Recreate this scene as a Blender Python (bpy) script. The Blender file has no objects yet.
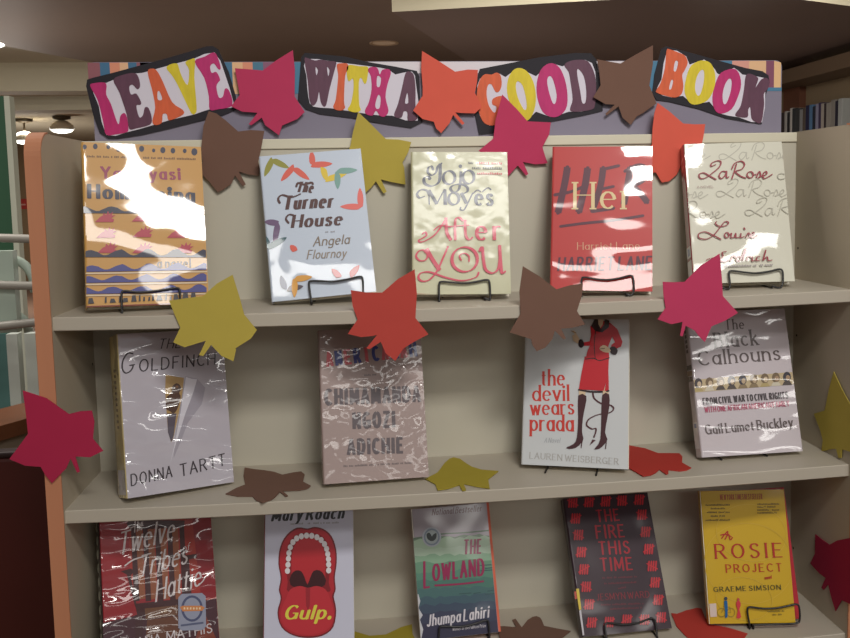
import bpy, bmesh, math, random
from mathutils import Vector, Matrix
from mathutils.geometry import tessellate_polygon

# ------------------------------------------------------------------ camera, world, lamps, exposure
sc = bpy.context.scene
COL = sc.collection
CAM = Vector((-0.17520, -1.30787, 1.36427))
YAW, PITCH, ROLL, FPX, PPX, PPY = 0.1180, -0.0933, -0.0201, 891.56, 459.82, 275.85
_f = Vector((math.sin(YAW)*math.cos(PITCH), math.cos(YAW)*math.cos(PITCH), math.sin(PITCH)))
_r0 = Vector((math.cos(YAW), -math.sin(YAW), 0)); _u0 = _r0.cross(_f)
_r = _r0*math.cos(ROLL)+_u0*math.sin(ROLL); _u = -_r0*math.sin(ROLL)+_u0*math.cos(ROLL)
cd = bpy.data.cameras.new('camera'); cam = bpy.data.objects.new('camera', cd); COL.objects.link(cam)
cam.matrix_world = Matrix(((_r.x, _u.x, -_f.x, CAM.x), (_r.y, _u.y, -_f.y, CAM.y), (_r.z, _u.z, -_f.z, CAM.z), (0, 0, 0, 1)))
cd.sensor_width = 36; cd.lens = 36*FPX/850; cd.shift_x = (425-PPX)/850; cd.shift_y = (PPY-319)/850
cd.clip_start = .05; cd.clip_end = 60
sc.camera = cam
w = bpy.data.worlds.new('room_air'); sc.world = w; w.use_nodes = True
w.node_tree.nodes['Background'].inputs[0].default_value = (1.0, .97, .93, 1)
w.node_tree.nodes['Background'].inputs[1].default_value = .205
def lamp(name, loc, target, sx, sy, power, color):
    l = bpy.data.lights.new(name, 'AREA'); l.shape = 'RECTANGLE'; l.size = sx; l.size_y = sy; l.energy = power; l.color = color
    o = bpy.data.objects.new(name, l); COL.objects.link(o); o.location = loc
    o.rotation_euler = (Vector(target)-Vector(loc)).to_track_quat('-Z', 'Y').to_euler(); return o
a = lamp('troffer_or_fill_lamp', (.32, -1.64, 2.62), (.22, .15, 1.5), .66, .22, 7.9, (1, .975, .92)); a.data.spread = math.radians(100)
lamp('troffer_or_fill_lamp', (.28, -2.62, 2.62), (.28, -2.62, 0), 1.8, .50, 27, (1, .975, .92))
lamp('troffer_or_fill_lamp', (-1.9, 1.0, 2.8), (-1.7, 1.0, 0), 1.2, .6, 40, (1, .95, .88))  # unseen fill, added to brighten the lower left beside the bookcase
lamp('troffer_or_fill_lamp', (1.9, -4.9, 2.62), (1.9, -4.9, 0), 2.6, 1.3, 62, (1, .975, .92))  # unseen, added behind the camera for glints on the creased film
lamp('troffer_or_fill_lamp', (4.3, -6.0, 2.62), (4.3, -6.0, 0), 2.4, 1.3, 60, (1, .975, .92))  # also added out of view, for glints on the thick grey book
lamp('fascia_fill_light', (1.7, 2.2, 2.38), (1.7, 4.2, 2.45), 2.0, .12, 34, (1, .95, .85))  # added above the frame to brighten the cream fascia
lamp('troffer_or_fill_lamp', (-3.6, 4.6, 2.54), (-3.6, 4.6, 0), 1.2, .6, 46, (1, .97, .91))  # unseen fill added for the ceiling area left of the soffit
lamp('troffer_or_fill_lamp', (-3.6, 10.4, 2.2), (-3.6, 10.4, 0), 1.2, 1.2, 60, (1, .95, .87))  # unseen fill added to brighten the back room
def fill_point(loc, power, r=.12):                                 # unseen point lights added to brighten the soffit and the left background
    l = bpy.data.lights.new('hidden_fill_light', 'POINT'); l.energy = power; l.shadow_soft_size = r; l.color = (1, .94, .86)
    o = bpy.data.objects.new('hidden_fill_light', l); COL.objects.link(o); o.location = loc
fill_point((.6, 4.6, 1.1), 12); fill_point((-.6, 3.9, 1.1), 6); fill_point((2.7, 5.2, 1.1), 4.5); fill_point((-2.6, 4.9, 1.3), 22); fill_point((-4.4, 10.5, 1.2), 40)
sc.view_settings.view_transform = 'Standard'; sc.view_settings.look = 'None'
sc.view_settings.exposure = 0; sc.view_settings.gamma = 1; sc.view_settings.use_curve_mapping = False

# ------------------------------------------------------------------ helpers
def s2l(c):
    c /= 255
    return c/12.92 if c <= .04045 else ((c+.055)/1.055)**2.4
def lin(rgb, k=1): return tuple(min(.92, s2l(c)*k) for c in rgb)
def tag(o, label=None, cat=None, group=None, kind=None):
    if label: o['label'] = label
    if cat: o['category'] = cat
    if group: o['group'] = group
    if kind: o['kind'] = kind
    return o
def link(name, me, mats=(), parent=None):
    o = bpy.data.objects.new(name, me); COL.objects.link(o)
    for m in mats: me.materials.append(m)
    if parent: o.parent = parent
    return o
def empty(name, loc=(0, 0, 0), mat=None):
    o = bpy.data.objects.new(name, None); COL.objects.link(o); o.empty_display_size = .03
    if mat is not None: o.matrix_world = mat
    else: o.location = loc
    return o
def copy_tree(o, parent=None):
    c = o.copy(); COL.objects.link(c)
    if parent: c.parent = parent
    for ch in list(o.children): copy_tree(ch, c)
    return c
MATS = {}
def mat(name, rgb, rough=.6, k=1, spec=.4, noise=0, nscale=40, bump=0, bscale=200, stretch=(1, 1, 1), metal=0, coat=0):
    if name in MATS: return MATS[name]
    m = bpy.data.materials.new(name); m.use_nodes = True; nt = m.node_tree; b = nt.nodes['Principled BSDF']
    c = lin(rgb, k); b.inputs['Base Color'].default_value = (*c, 1); b.inputs['Roughness'].default_value = rough
    b.inputs['Specular IOR Level'].default_value = spec; b.inputs['Metallic'].default_value = metal
    b.inputs['Coat Weight'].default_value = coat; b.inputs['Coat Roughness'].default_value = .1
    if noise or bump:
        tc = nt.nodes.new('ShaderNodeTexCoord'); mp = nt.nodes.new('ShaderNodeMapping'); mp.inputs['Scale'].default_value = stretch
        nt.links.new(tc.outputs['Object'], mp.inputs[0])
    if noise:
        n = nt.nodes.new('ShaderNodeTexNoise'); n.inputs['Scale'].default_value = nscale; n.inputs['Detail'].default_value = 4
        nt.links.new(mp.outputs[0], n.inputs['Vector'])
        mx = nt.nodes.new('ShaderNodeMix'); mx.data_type = 'RGBA'
        mx.inputs[6].default_value = (*[x*(1-noise) for x in c], 1); mx.inputs[7].default_value = (*[min(1, x*(1+noise)) for x in c], 1)
        nt.links.new(n.outputs[0], mx.inputs[0]); nt.links.new(mx.outputs[2], b.inputs['Base Color'])
    if bump:
        n = nt.nodes.new('ShaderNodeTexNoise'); n.inputs['Scale'].default_value = bscale; n.inputs['Detail'].default_value = 3
        nt.links.new(mp.outputs[0], n.inputs['Vector'])
        bp = nt.nodes.new('ShaderNodeBump'); bp.inputs['Strength'].default_value = bump; bp.inputs['Distance'].default_value = .001
        nt.links.new(n.outputs[0], bp.inputs['Height']); nt.links.new(bp.outputs[0], b.inputs['Normal'])
    MATS[name] = m; return m
def glow(name, rgb, strength):
    m = bpy.data.materials.new(name); m.use_nodes = True; b = m.node_tree.nodes['Principled BSDF']
    b.inputs['Base Color'].default_value = (*lin(rgb), 1); b.inputs['Emission Color'].default_value = (*lin(rgb), 1); b.inputs['Emission Strength'].default_value = strength
    return m
# a point of the photograph carried onto a real plane of the place
def ray(u, v): return (_f*FPX+_r*(u-PPX)+_u*(PPY-v)).normalized()
def hit(u, v, P, N):
    d = ray(u, v); return CAM+d*((Vector(P)-CAM).dot(N)/d.dot(N))
def K(x0, y0, s): return lambda pts: [(x0+a/s, y0+b/s) for a, b in pts]      # crop coordinates -> photograph
def px_of(X):
    d = Vector(X)-CAM; z = d.dot(_f); return (PPX+FPX*d.dot(_r)/z, PPY-FPX*d.dot(_u)/z)

class MB:                                                    # collects shapes into ONE mesh
    def __init__(s): s.v = []; s.f = []; s.mi = []; s.sm = []
    def add(s, vs, fs, m=0, smooth=False):
        o = len(s.v); s.v += [tuple(x) for x in vs]; s.f += [tuple(i+o for i in f) for f in fs]; s.mi += [m]*len(fs); s.sm += [smooth]*len(fs); return s
    def box(s, a, b, m=0, bev=0):
        bm = bmesh.new(); bmesh.ops.create_cube(bm, size=1)
        for v in bm.verts: v.co = Vector([a[i]+(b[i]-a[i])*(v.co[i]+.5) for i in range(3)])
        if bev: bmesh.ops.bevel(bm, geom=bm.edges[:], offset=bev, segments=2, affect='EDGES', profile=.5)
        bm.verts.index_update(); s.add([v.co[:] for v in bm.verts], [[v.index for v in f.verts] for f in bm.faces], m); bm.free(); return s
    def tube(s, pts, r, n=10, m=0, cap=True):
        pts = [Vector(p) for p in pts]; rings = []; vs = []; up = None
        for i, p in enumerate(pts):
            t = ((pts[min(i+1, len(pts)-1)]-p).normalized()+(p-pts[max(i-1, 0)]).normalized()).normalized()
            if up is None: up = t.orthogonal().normalized()
            up = (up-t*up.dot(t)).normalized(); sd = t.cross(up)
            rr = r[i] if isinstance(r, (list, tuple)) else r
            vs += [p+(up*math.cos(a)+sd*math.sin(a))*rr for a in [2*math.pi*k/n for k in range(n)]]
        fs = [(i*n+k, i*n+(k+1) % n, (i+1)*n+(k+1) % n, (i+1)*n+k) for i in range(len(pts)-1) for k in range(n)]
        s.add(vs, fs, m, True)
        if cap: s.add(vs[:n], [tuple(range(n))[::-1]], m); s.add(vs[-n:], [tuple(range(n))], m)
        return s
    def lathe(s, prof, c, n=24, m=0):
        vs = [(c[0]+r*math.cos(a), c[1]+r*math.sin(a), c[2]+z) for r, z in prof for a in [2*math.pi*k/n for k in range(n)]]
        s.add(vs, [(i*n+k, i*n+(k+1) % n, (i+1)*n+(k+1) % n, (i+1)*n+k) for i in range(len(prof)-1) for k in range(n)], m, True); return s
    def prism(s, outline, axis, a, b, m=0):                  # 2D outline extruded along an axis between a and b
        n = len(outline)
        def P(p, t): q = list(p); q.insert(axis, t); return q
        s.add([P(p, a) for p in outline]+[P(p, b) for p in outline], [tuple(range(n))[::-1], tuple(range(n, 2*n))]+[(i, (i+1) % n, n+(i+1) % n, n+i) for i in range(n)], m); return s
    def build(s, name, mats, parent=None, bevel=0):
        me = bpy.data.meshes.new(name); me.from_pydata(s.v, [], s.f); me.update()
        bm = bmesh.new(); bm.from_mesh(me); bmesh.ops.recalc_face_normals(bm, faces=bm.faces[:]); bm.to_mesh(me); bm.free()
        for i, p in enumerate(me.polygons): p.material_index = s.mi[i]; p.use_smooth = s.sm[i]
        o = link(name, me, mats if isinstance(mats, (list, tuple)) else [mats], parent)
        if bevel:
            b = o.modifiers.new('edge', 'BEVEL'); b.width = bevel; b.segments = 2; b.limit_method = 'ANGLE'
        return o
def smooth(pts, n=6, closed=False):                          # Catmull-Rom
    out = []; N = len(pts); P = [Vector(p) for p in pts]
    for i in range(N if closed else N-1):
        a, b, c, d = (P[(i-1) % N], P[i], P[(i+1) % N], P[(i+2) % N]) if closed else (P[max(i-1, 0)], P[i], P[i+1], P[min(i+2, N-1)])
        for k in range(n):
            t = k/n; out.append(.5*((2*b)+(c-a)*t+(2*a-5*b+4*c-d)*t*t+(3*b-a-3*c+d)*t**3))
    if not closed: out.append(P[-1])
    return out
def tris(poly):                                              # fill a 2D outline (and holes)
    loops = [[Vector((p[0], p[1], 0)) for p in l] for l in (poly if isinstance(poly[0][0], (list, tuple, Vector)) else [poly])]
    flat = [p for l in loops for p in l]
    return [[(flat[i].x, flat[i].y) for i in t] for t in tessellate_polygon(loops)]
def ribbon(pts, hw):                                         # 2D polyline -> quads; hw(dx, dy) or a number = half width
    P = [Vector((p[0], p[1])) for p in pts]; P = [p for i, p in enumerate(P) if i == 0 or (p-P[i-1]).length > 1e-7]
    if len(P) < 2: return []
    L = []; Rr = []
    for i, p in enumerate(P):
        d = (P[min(i+1, len(P)-1)]-P[max(i-1, 0)])
        if d.length < 1e-9: d = P[min(i+1, len(P)-1)]-p
        d = d.normalized() if d.length > 1e-12 else Vector((1, 0)); h = hw(d.x, d.y) if callable(hw) else hw
        n = Vector((-d.y, d.x))*h; L.append(p+n); Rr.append(p-n)
    return [[tuple(L[i]), tuple(L[i+1]), tuple(Rr[i+1]), tuple(Rr[i])] for i in range(len(P)-1)]
def ell(c, rx, ry=None, rot=0, n=20):
    ry = ry or rx; return [(c[0]+rx*math.cos(a)*math.cos(rot)-ry*math.sin(a)*math.sin(rot), c[1]+rx*math.cos(a)*math.sin(rot)+ry*math.sin(a)*math.cos(rot)) for a in [2*math.pi*k/n for k in range(n)]]

# ------------------------------------------------------------------ pen lettering: skeletons of the letters (cap height 10, x-height 6.5)
# 'l' straight strokes, 'c' curved strokes
def O(cx, cy, rx, ry, a0=90, a1=450, n=14): return [(cx+rx*math.cos(math.radians(a0+(a1-a0)*k/n)), cy+ry*math.sin(math.radians(a0+(a1-a0)*k/n))) for k in range(n+1)]
G = {
'A': (7.6, 'l', [(0, 0), (3.8, 10)], 'l', [(3.8, 10), (7.6, 0)], 'l', [(1.4, 3.6), (6.2, 3.6)]),
'B': (6.4, 'l', [(0, 0), (0, 10)], 'r', [(0, 10), (3, 10)]+O(3, 7.75, 2.6, 2.25, 90, -90, 8)+[(0, 5.4)], 'r', [(0, 5.4), (3.2, 5.4)]+O(3.2, 2.7, 3.0, 2.7, 90, -90, 8)+[(0, 0)]),
'C': (7, 'r', O(4, 5, 4, 5, 45, 315, 14)),
'D': (7.4, 'l', [(0, 0), (0, 10)], 'r', [(0, 10), (2.6, 10)]+O(2.6, 5, 4.6, 5, 90, -90, 10)+[(0, 0)]),
'E': (5.8, 'l', [(0, 0), (0, 10)], 'l', [(0, 10), (5.6, 10)], 'l', [(0, 5.2), (4.6, 5.2)], 'l', [(0, 0), (5.8, 0)]),
'F': (5.6, 'l', [(0, 0), (0, 10)], 'l', [(0, 10), (5.6, 10)], 'l', [(0, 5.2), (4.6, 5.2)]),
'G': (7.6, 'r', O(4, 5, 4, 5, 45, 340, 14), 'l', [(4.6, 4.4), (7.7, 4.4)], 'l', [(7.4, 4.4), (7.4, .4)]),
'H': (7.2, 'l', [(0, 0), (0, 10)], 'l', [(7.2, 0), (7.2, 10)], 'l', [(0, 5.2), (7.2, 5.2)]),
'I': (.6, 'l', [(.3, 0), (.3, 10)]),
'J': (4.4, 'r', [(4, 10), (4, 3)]+O(2, 2.6, 2, 2.6, 0, -160, 8)),
'K': (6.8, 'l', [(0, 0), (0, 10)], 'l', [(6.4, 10), (.2, 4)], 'l', [(2.2, 5.8), (6.8, 0)]),
'L': (5.6, 'l', [(0, 0), (0, 10)], 'l', [(0, 0), (5.6, 0)]),
'M': (8.8, 'l', [(0, 0), (.4, 10)], 'l', [(.4, 10), (4.4, 1.5)], 'l', [(4.4, 1.5), (8.4, 10)], 'l', [(8.4, 10), (8.8, 0)]),
'N': (7.2, 'l', [(0, 0), (0, 10)], 'l', [(0, 10), (7.2, 0)], 'l', [(7.2, 0), (7.2, 10)]),
'O': (8, 'r', O(4, 5, 4, 5)),
'P': (6, 'l', [(0, 0), (0, 10)], 'r', [(0, 10), (3, 10)]+O(3, 7.3, 3, 2.7, 90, -90, 8)+[(0, 4.6)]),
'R': (6.8, 'l', [(0, 0), (0, 10)], 'r', [(0, 10), (3, 10)]+O(3, 7.5, 2.9, 2.5, 90, -90, 8)+[(0, 5)], 'l', [(3, 5), (6.8, 0)]),
'S': (5.8, 'c', [(5.5, 8.3), (4.4, 9.7), (2.8, 10), (.9, 9.2), (.4, 7.4), (1.6, 5.9), (4.2, 4.7), (5.6, 3.2), (5.2, 1.2), (3.2, 0), (1.4, .3), (.1, 1.9)]),
'T': (6.8, 'l', [(3.4, 0), (3.4, 10)], 'l', [(0, 10), (6.8, 10)]),
'U': (7, 'r', [(0, 10), (0, 3.6)]+O(3.5, 3.5, 3.5, 3.5, 180, 360, 8)+[(7, 10)]),
'V': (7.4, 'l', [(0, 10), (3.7, 0)], 'l', [(3.7, 0), (7.4, 10)]),
'W': (10.6, 'l', [(0, 10), (2.7, 0)], 'l', [(2.7, 0), (5.3, 9)], 'l', [(5.3, 9), (7.9, 0)], 'l', [(7.9, 0), (10.6, 10)]),
'Y': (7, 'l', [(0, 10), (3.5, 4.8)], 'l', [(7, 10), (3.5, 4.8)], 'l', [(3.5, 4.8), (3.5, 0)]),
'Z': (6.4, 'l', [(.2, 10), (6.2, 10)], 'l', [(6.2, 10), (0, 0)], 'l', [(0, 0), (6.4, 0)]),
'a': (5, 'r', O(2.5, 3.2, 2.5, 3.2, 20, 380, 12), 'l', [(5, 6.4), (5, 0)]),
'b': (5.2, 'l', [(0, 10), (0, 0)], 'r', O(2.6, 3.2, 2.6, 3.2, 200, 560, 12)),
'c': (4.8, 'r', O(2.8, 3.2, 2.8, 3.2, 45, 315, 10)),
'd': (5.2, 'r', O(2.6, 3.2, 2.6, 3.2, 20, 380, 12), 'l', [(5.2, 10), (5.2, 0)]),
'e': (5.2, 'l', [(.1, 3.5), (5.1, 3.5)], 'r', O(2.6, 3.2, 2.6, 3.2, 5, 315, 12)),
'f': (3.4, 'r', O(3, 8, 1.7, 2, 60, 180, 5)+[(1.3, 0)], 'l', [(0, 6.2), (3.2, 6.2)]),
'g': (5.2, 'r', O(2.6, 3.2, 2.6, 3.2, 20, 380, 12), 'r', [(5.2, 6.4), (5.2, -1)]+O(2.6, -1, 2.6, 2.2, 0, -150, 7)),
'h': (4.8, 'l', [(0, 10), (0, 0)], 'r', [(0, 4)]+O(2.4, 4, 2.4, 2.4, 170, 0, 7)+[(4.8, 0)]),
'i': (.6, 'l', [(.3, 6.4), (.3, 0)], 'd', [(.3, 8.9)]),
'j': (1.8, 'r', [(1.5, 6.4), (1.5, -1.4)]+O(0, -1.4, 1.5, 1.6, 0, -110, 5), 'd', [(1.5, 8.9)]),
'k': (4.8, 'l', [(0, 10), (0, 0)], 'l', [(4.4, 6.4), (.2, 2.6)], 'l', [(1.6, 3.8), (4.8, 0)]),
'l': (.6, 'l', [(.3, 10), (.3, 0)]),
'm': (8, 'l', [(0, 6.4), (0, 0)], 'r', [(0, 4)]+O(2, 4.2, 2, 2.2, 170, 0, 6)+[(4, 0)], 'r', [(4, 4)]+O(6, 4.2, 2, 2.2, 170, 0, 6)+[(8, 0)]),
'n': (4.8, 'l', [(0, 6.4), (0, 0)], 'r', [(0, 4)]+O(2.4, 4, 2.4, 2.4, 170, 0, 7)+[(4.8, 0)]),
'o': (5.4, 'r', O(2.7, 3.2, 2.7, 3.2)),
'p': (5.2, 'l', [(0, 6.4), (0, -3.4)], 'r', O(2.6, 3.2, 2.6, 3.2, 160, -200, 12)),
'r': (3.2, 'l', [(0, 6.4), (0, 0)], 'r', [(0, 3.8)]+O(2.4, 4.4, 2.4, 2, 170, 60, 5)),
's': (4, 'c', [(3.8, 5.2), (2.9, 6.3), (1.6, 6.4), (.5, 5.6), (.6, 4.3), (2, 3.5), (3.6, 2.6), (3.9, 1.2), (2.6, .05), (1.1, .2), (.1, 1.3)]),
't': (3.2, 'r', [(1.3, 9), (1.3, 1.6)]+O(2.6, 1.5, 1.3, 1.5, 190, 290, 4), 'l', [(0, 6.3), (3.1, 6.3)]),
'u': (4.8, 'r', [(0, 6.4), (0, 2.4)]+O(2.4, 2.4, 2.4, 2.4, 180, 350, 7), 'l', [(4.8, 6.4), (4.8, 0)]),
'v': (4.8, 'l', [(0, 6.4), (2.4, 0)], 'l', [(2.4, 0), (4.8, 6.4)]),
'w': (7.4, 'l', [(0, 6.4), (1.9, 0)], 'l', [(1.9, 0), (3.7, 6)], 'l', [(3.7, 6), (5.5, 0)], 'l', [(5.5, 0), (7.4, 6.4)]),
'y': (5, 'l', [(0, 6.4), (2.5, 0)], 'r', [(5, 6.4), (2.2, -1), (1.4, -2.8), (.2, -3.3), (-.6, -2.8)]),
'z': (4.4, 'l', [(.1, 6.3), (4.3, 6.3)], 'l', [(4.3, 6.3), (0, 0)], 'l', [(0, 0), (4.4, 0)]),
'.': (1, 'd', [(.5, .6)]), ' ': (2.6,),
}
def letters(text, thick=1.0, thin=None, slant=0, serif=0, gap=1.5, length=None):
    """quads of a line of pen lettering in letter units fitted to a length; the pen keeps its width, only the skeleton is squeezed"""
    thin = thick if thin is None else thin; out = []; x = 0
    solid = sum(thick for ch in text if ch != ' '); soft = sum(G[ch][0]+(gap if ch != ' ' else 0) for ch in text)-gap
    xs = 1 if length is None else (length-solid-abs(slant)*6*0)/soft
    if xs < .25: thick *= .6; thin *= .6; solid *= .6; xs = (length-solid)/soft
    def hw(dx, dy): return .5*(thin+(thick-thin)*abs(dy))
    for ch in text:
        g = G[ch]; pad = thick*.5
        for kd, pts in zip(g[1::2], g[2::2]):
            if kd == 'd': out.append([(x+pad+a, b) for a, b in ell((pts[0][0]*xs, pts[0][1]), max(thick*.62, .5), n=10)]); continue
            q = smooth(pts, 4) if kd == 'c' else pts
            q = [(a[0]*xs+x+pad, a[1]) for a in q]
            if kd == 'l':                                    # push straight ends out a little so joints close
                a, b = Vector(q[0]), Vector(q[1]); d = (b-a).normalized()*thin*.35; q = [tuple(a-d), tuple(b+d)]
            out += ribbon(q, hw)
            if serif and kd in 'lr':
                for e, nb in ((q[0], q[1]), (q[-1], q[-2])):
                    if abs(e[1]-nb[1]) > abs(e[0]-nb[0])*1.1 and min(abs(e[1]-yy) for yy in (0, 10, 6.4, -3.4)) < .7:
                        s = serif; t = max(thin*.5, .28); out.append([(e[0]-s, e[1]-t), (e[0]+s, e[1]-t), (e[0]+s, e[1]+t), (e[0]-s, e[1]+t)])
        x += g[0]*xs+(gap*xs+pad*2 if ch != ' ' else 0)
    x -= gap*xs
    return [[(a+slant*b, b) for a, b in q] for q in out], x

# ------------------------------------------------------------------ the place: bookcase (shelf top = 1.20 m above the floor)
W, D, ZT, TH, SAG = 1.20, 0.1866, 1.20, .0197, .0065
SH = {1: ZT, 2: ZT-.2813, 3: ZT-.5631, 4: ZT-.8440}
RAIL = ZT+.2570
def sag(x): return -SAG*(1-(2*x/W)**2)
cream = mat('cream_laminate', (192, 186, 170), .55, 1.02, noise=.04, nscale=6, bump=.05, bscale=900)
edge_wood = mat('orange_wood_edging', (198, 134, 100), .45, .95, noise=.12, nscale=30, stretch=(1, 1, .06))
dark_gap = mat('dark_joint', (60, 52, 42), .9)
case = empty('display_bookcase', (0, D/2, 0))
tag(case, 'cream display bookcase with orange wood edges holding three rows of books', 'bookcase')
def part(o, parent):                                         # parent without moving
    o.parent = parent; o.matrix_parent_inverse = Matrix.Translation(-parent.location); return o
bp = MB(); bp.box((-W/2-.02, D, .08), (W/2+.02, D+.016, RAIL-.004)); part(bp.build('back_panel', cream), case)
rl = MB(); rl.box((-W/2, D-.0035, RAIL-.0165), (W/2, D+.05, RAIL), bev=.0015); part(rl.build('top_rail', mat('top_rail_laminate', (204, 198, 178), .5, 1.1)), case)
for s, nm in ((-1, 'side_panel'), (1, 'side_panel')):
    r = .032; T = .0215; a, b = sorted((s*W/2, s*(W/2+T)))
    prof = [(D+.05, .0), (D+.05, RAIL+.001)]+[(r-.006+r*math.cos(t)-.02+.02, RAIL+.001-r+r*math.sin(t)) for t in [math.pi/2+k*math.pi/16 for k in range(9)]]
    prof = [(y if i < 2 else max(y, -.006), z) for i, (y, z) in enumerate(prof)]+[(-.006, 0)]
    m = MB(); m.prism(prof, 0, a, b); sp = part(m.build(nm, mat('side_laminate', (184, 172, 152), .55, .98, noise=.04, nscale=6, bump=.05, bscale=900)), case)
    # wood edge band that wraps the front and the rounded shoulder
    inner = [(r-.006+(r)*math.cos(t), RAIL+.001-r+(r)*math.sin(t)) for t in [math.pi/2+k*math.pi/16 for k in range(9)]]
    outer = [(r-.006+(r+.0025)*math.cos(t), RAIL+.001-r+(r+.0025)*math.sin(t)) for t in [math.pi/2+k*math.pi/16 for k in range(9)]]
    band = inner+[(-.006, 0)]+[(-.0085, 0)]+outer[::-1]
    m = MB(); n = len(band)//2
    top, bot = band[:n], band[n:][::-1]
    for i in range(n-1): m.prism([top[i], top[i+1], bot[i+1], bot[i]], 0, a-.0003, b+.0003)
    e = m.build('edge_band', edge_wood); e.parent = sp
    for z in [ZT+.055, ZT-.24, ZT-.49, ZT-.1]:               # shelf pin holes
        h = MB(); h.prism([(D-.012+.0022*math.cos(k), z+.0022*math.sin(k)) for k in [i*math.pi/5 for i in range(10)]], 0, s*W/2-.0004, s*W/2+.0004)
        e = h.build('pin_hole', dark_gap); e.parent = sp
for k in (1, 2, 3, 4):
    m = MB(); n = 24; z = SH[k]
    for i in range(n):
        x0 = -W/2+W*i/n; x1 = -W/2+W*(i+1)/n; vs = []
        for x in (x0, x1):
            zz = z+(sag(x) if k < 4 else 0)
            vs += [(x, .0012, zz), (x, D, zz), (x, D, zz-TH), (x, .0012, zz-TH), (x, 0, zz-.0012), (x, 0, zz-TH+.0012)]
        m.add(vs, [(0, 1, 7, 6), (2, 3, 9, 8), (3, 5, 11, 9), (5, 4, 10, 11), (4, 0, 6, 10)]+([(0, 4, 5, 3, 2, 1)] if i == 0 else [])+([(6, 7, 8, 9, 11, 10)] if i == n-1 else []))
    part(m.build('shelf', mat('shelf_laminate', (184, 175, 160), .5, 1.0, noise=.04, nscale=8, bump=.04, bscale=900)), case)

# ------------------------------------------------------------------ room shell
tag(MB().box((-9, -4, -.05), (6, 16, 0)).build('floor', mat('floor_carpet', (104, 78, 62), .9, noise=.2, nscale=60)), kind='structure')
soffit = mat('brown_soffit_paint', (134, 114, 102), .5, 1, spec=.3, noise=.06, nscale=2)
fascia = mat('cream_fascia_paint', (222, 214, 188), .6, 1.2)
room = mat('cream_wall_paint', (196, 186, 164), .7, 1.0, noise=.03, nscale=2)
def ceiling_slab(poly, z0, z1, under, sides, name):
    n = len(poly); m = MB(); m.add([(x, y, z0) for x, y in poly]+[(x, y, z1) for x, y in poly], [tuple(range(n))], 0)
    m.add([(x, y, z0) for x, y in poly]+[(x, y, z1) for x, y in poly], [(i, (i+1) % n, n+(i+1) % n, n+i) for i in range(n)]+[tuple(range(n, 2*n))], 1)
    return tag(m.build(name, [under, sides]), kind='structure')
ceiling_slab([(-3.55, 3.9), (-2.69, 5.66), (-1.55, 8.1), (4.16, 8.1), (4.16, 3.6), (-1, 3.6)], 2.5, 2.8, soffit, fascia, 'ceiling_soffit')
# lower bulkhead turned on the room's axes
zb = 2.42; kz = (zb-CAM.z)/(2.5-CAM.z)
bk = [tuple((hit(u, v, (0, 0, zb), Vector((0, 0, 1)))).xy) for u, v in ((392, 12), (744, -8), (850, 6))]
e1 = hit(465, 60, (0, 0, zb), Vector((0, 0, 1))).xy
ceiling_slab([bk[0], bk[1], bk[2], (4.1, bk[2][1]+.3), (4.1, 8), tuple(Vector(bk[0])+(e1-Vector(bk[0]))*1.6)], zb, 2.4999, mat('grey_brown_soffit', (138, 118, 110), .45, 1, spec=.35, noise=.05, nscale=2), fascia, 'ceiling_bulkhead')
ZL = hit(45, 62.5, (0, 7, 0), Vector((0, 1, 0))).z
tag(MB().box((-9, 3.0, ZL), (-1.2, 7.0, ZL+.05)).build('ceiling', room), kind='structure')
tag(MB().box((4.16, -4, 0), (4.3, 16, 3)).build('wall_right', mat('brown_wall', (120, 88, 66), .8)), kind='structure')
tag(MB().box((-9, 14, 0), (4.3, 14.1, 3)).build('wall_back', mat('tan_wall', (140, 116, 88), .8, noise=.05, nscale=1)), kind='structure')
tag(MB().box((-9.1, -4, 0), (-9, 14, 3)).build('wall_left', room), kind='structure')
# beams beyond the soffit on the left
A = hit(45, 63, (0, 7, 0), Vector((0, 1, 0))); B = hit(45, 91, (0, 7, 0), Vector((0, 1, 0)))
tag(MB().box((-9, 7, B.z), (-1.2, 7.4, 2.75)).build('trim_beam', mat('beam_paint', (206, 197, 174), .7)), kind='structure')
A = hit(45, 93, (0, 7.6, 0), Vector((0, 1, 0))); B = hit(45, 110, (0, 7.6, 0), Vector((0, 1, 0)))
tag(MB().box((-9, 7.6, B.z), (-1.2, 7.9, 2.95)).build('trim_beam', mat('beam_paint', (206, 197, 174), .7)), kind='structure')
tag(MB().box((-9, 7.9, B.z+.12), (-1.2, 14, B.z+.2)).build('ceiling_far', room), kind='structure')
ZF = B.z+.12
# recessed downlight in the soffit
p = hit(384, 43, (0, 0, 2.5), Vector((0, 0, 1)))
dl = empty('recessed_downlight', (p.x, p.y, 2.5)); tag(dl, 'small round recessed downlight in the brown ceiling above the sign', 'ceiling light')
MB().lathe([(.085, -.001), (.10, -.006), (.11, -.006), (.112, 0)], (0, 0, 0), 28).build('trim_ring', mat('downlight_trim', (190, 160, 130), .4), dl)
MB().lathe([(.0, -.001), (.086, -.001)], (0, 0, 0), 28).build('lens', glow('downlight_lens', (200, 170, 140), .12), dl)
# ceiling lamp cut by the left edge of the picture
p = hit(-27, 44, (0, 0, ZL-.07), Vector((0, 0, 1)))
cl = empty('ceiling_lamp', (p.x, p.y, ZL)); tag(cl, 'bright ceiling lamp at the top left edge beside the brown ceiling', 'ceiling light')
MB().lathe([(.0, -.10), (.16, -.09), (.22, -.06), (.23, -.03)], (0, 0, 0), 28).build('diffuser', glow('lamp_diffuser', (255, 246, 228), 5), cl)
MB().lathe([(.23, -.035), (.25, -.03), (.25, 0), (.0, 0)], (0, 0, 0), 28).build('housing', mat('lamp_housing', (200, 195, 185), .4), cl)
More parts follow.
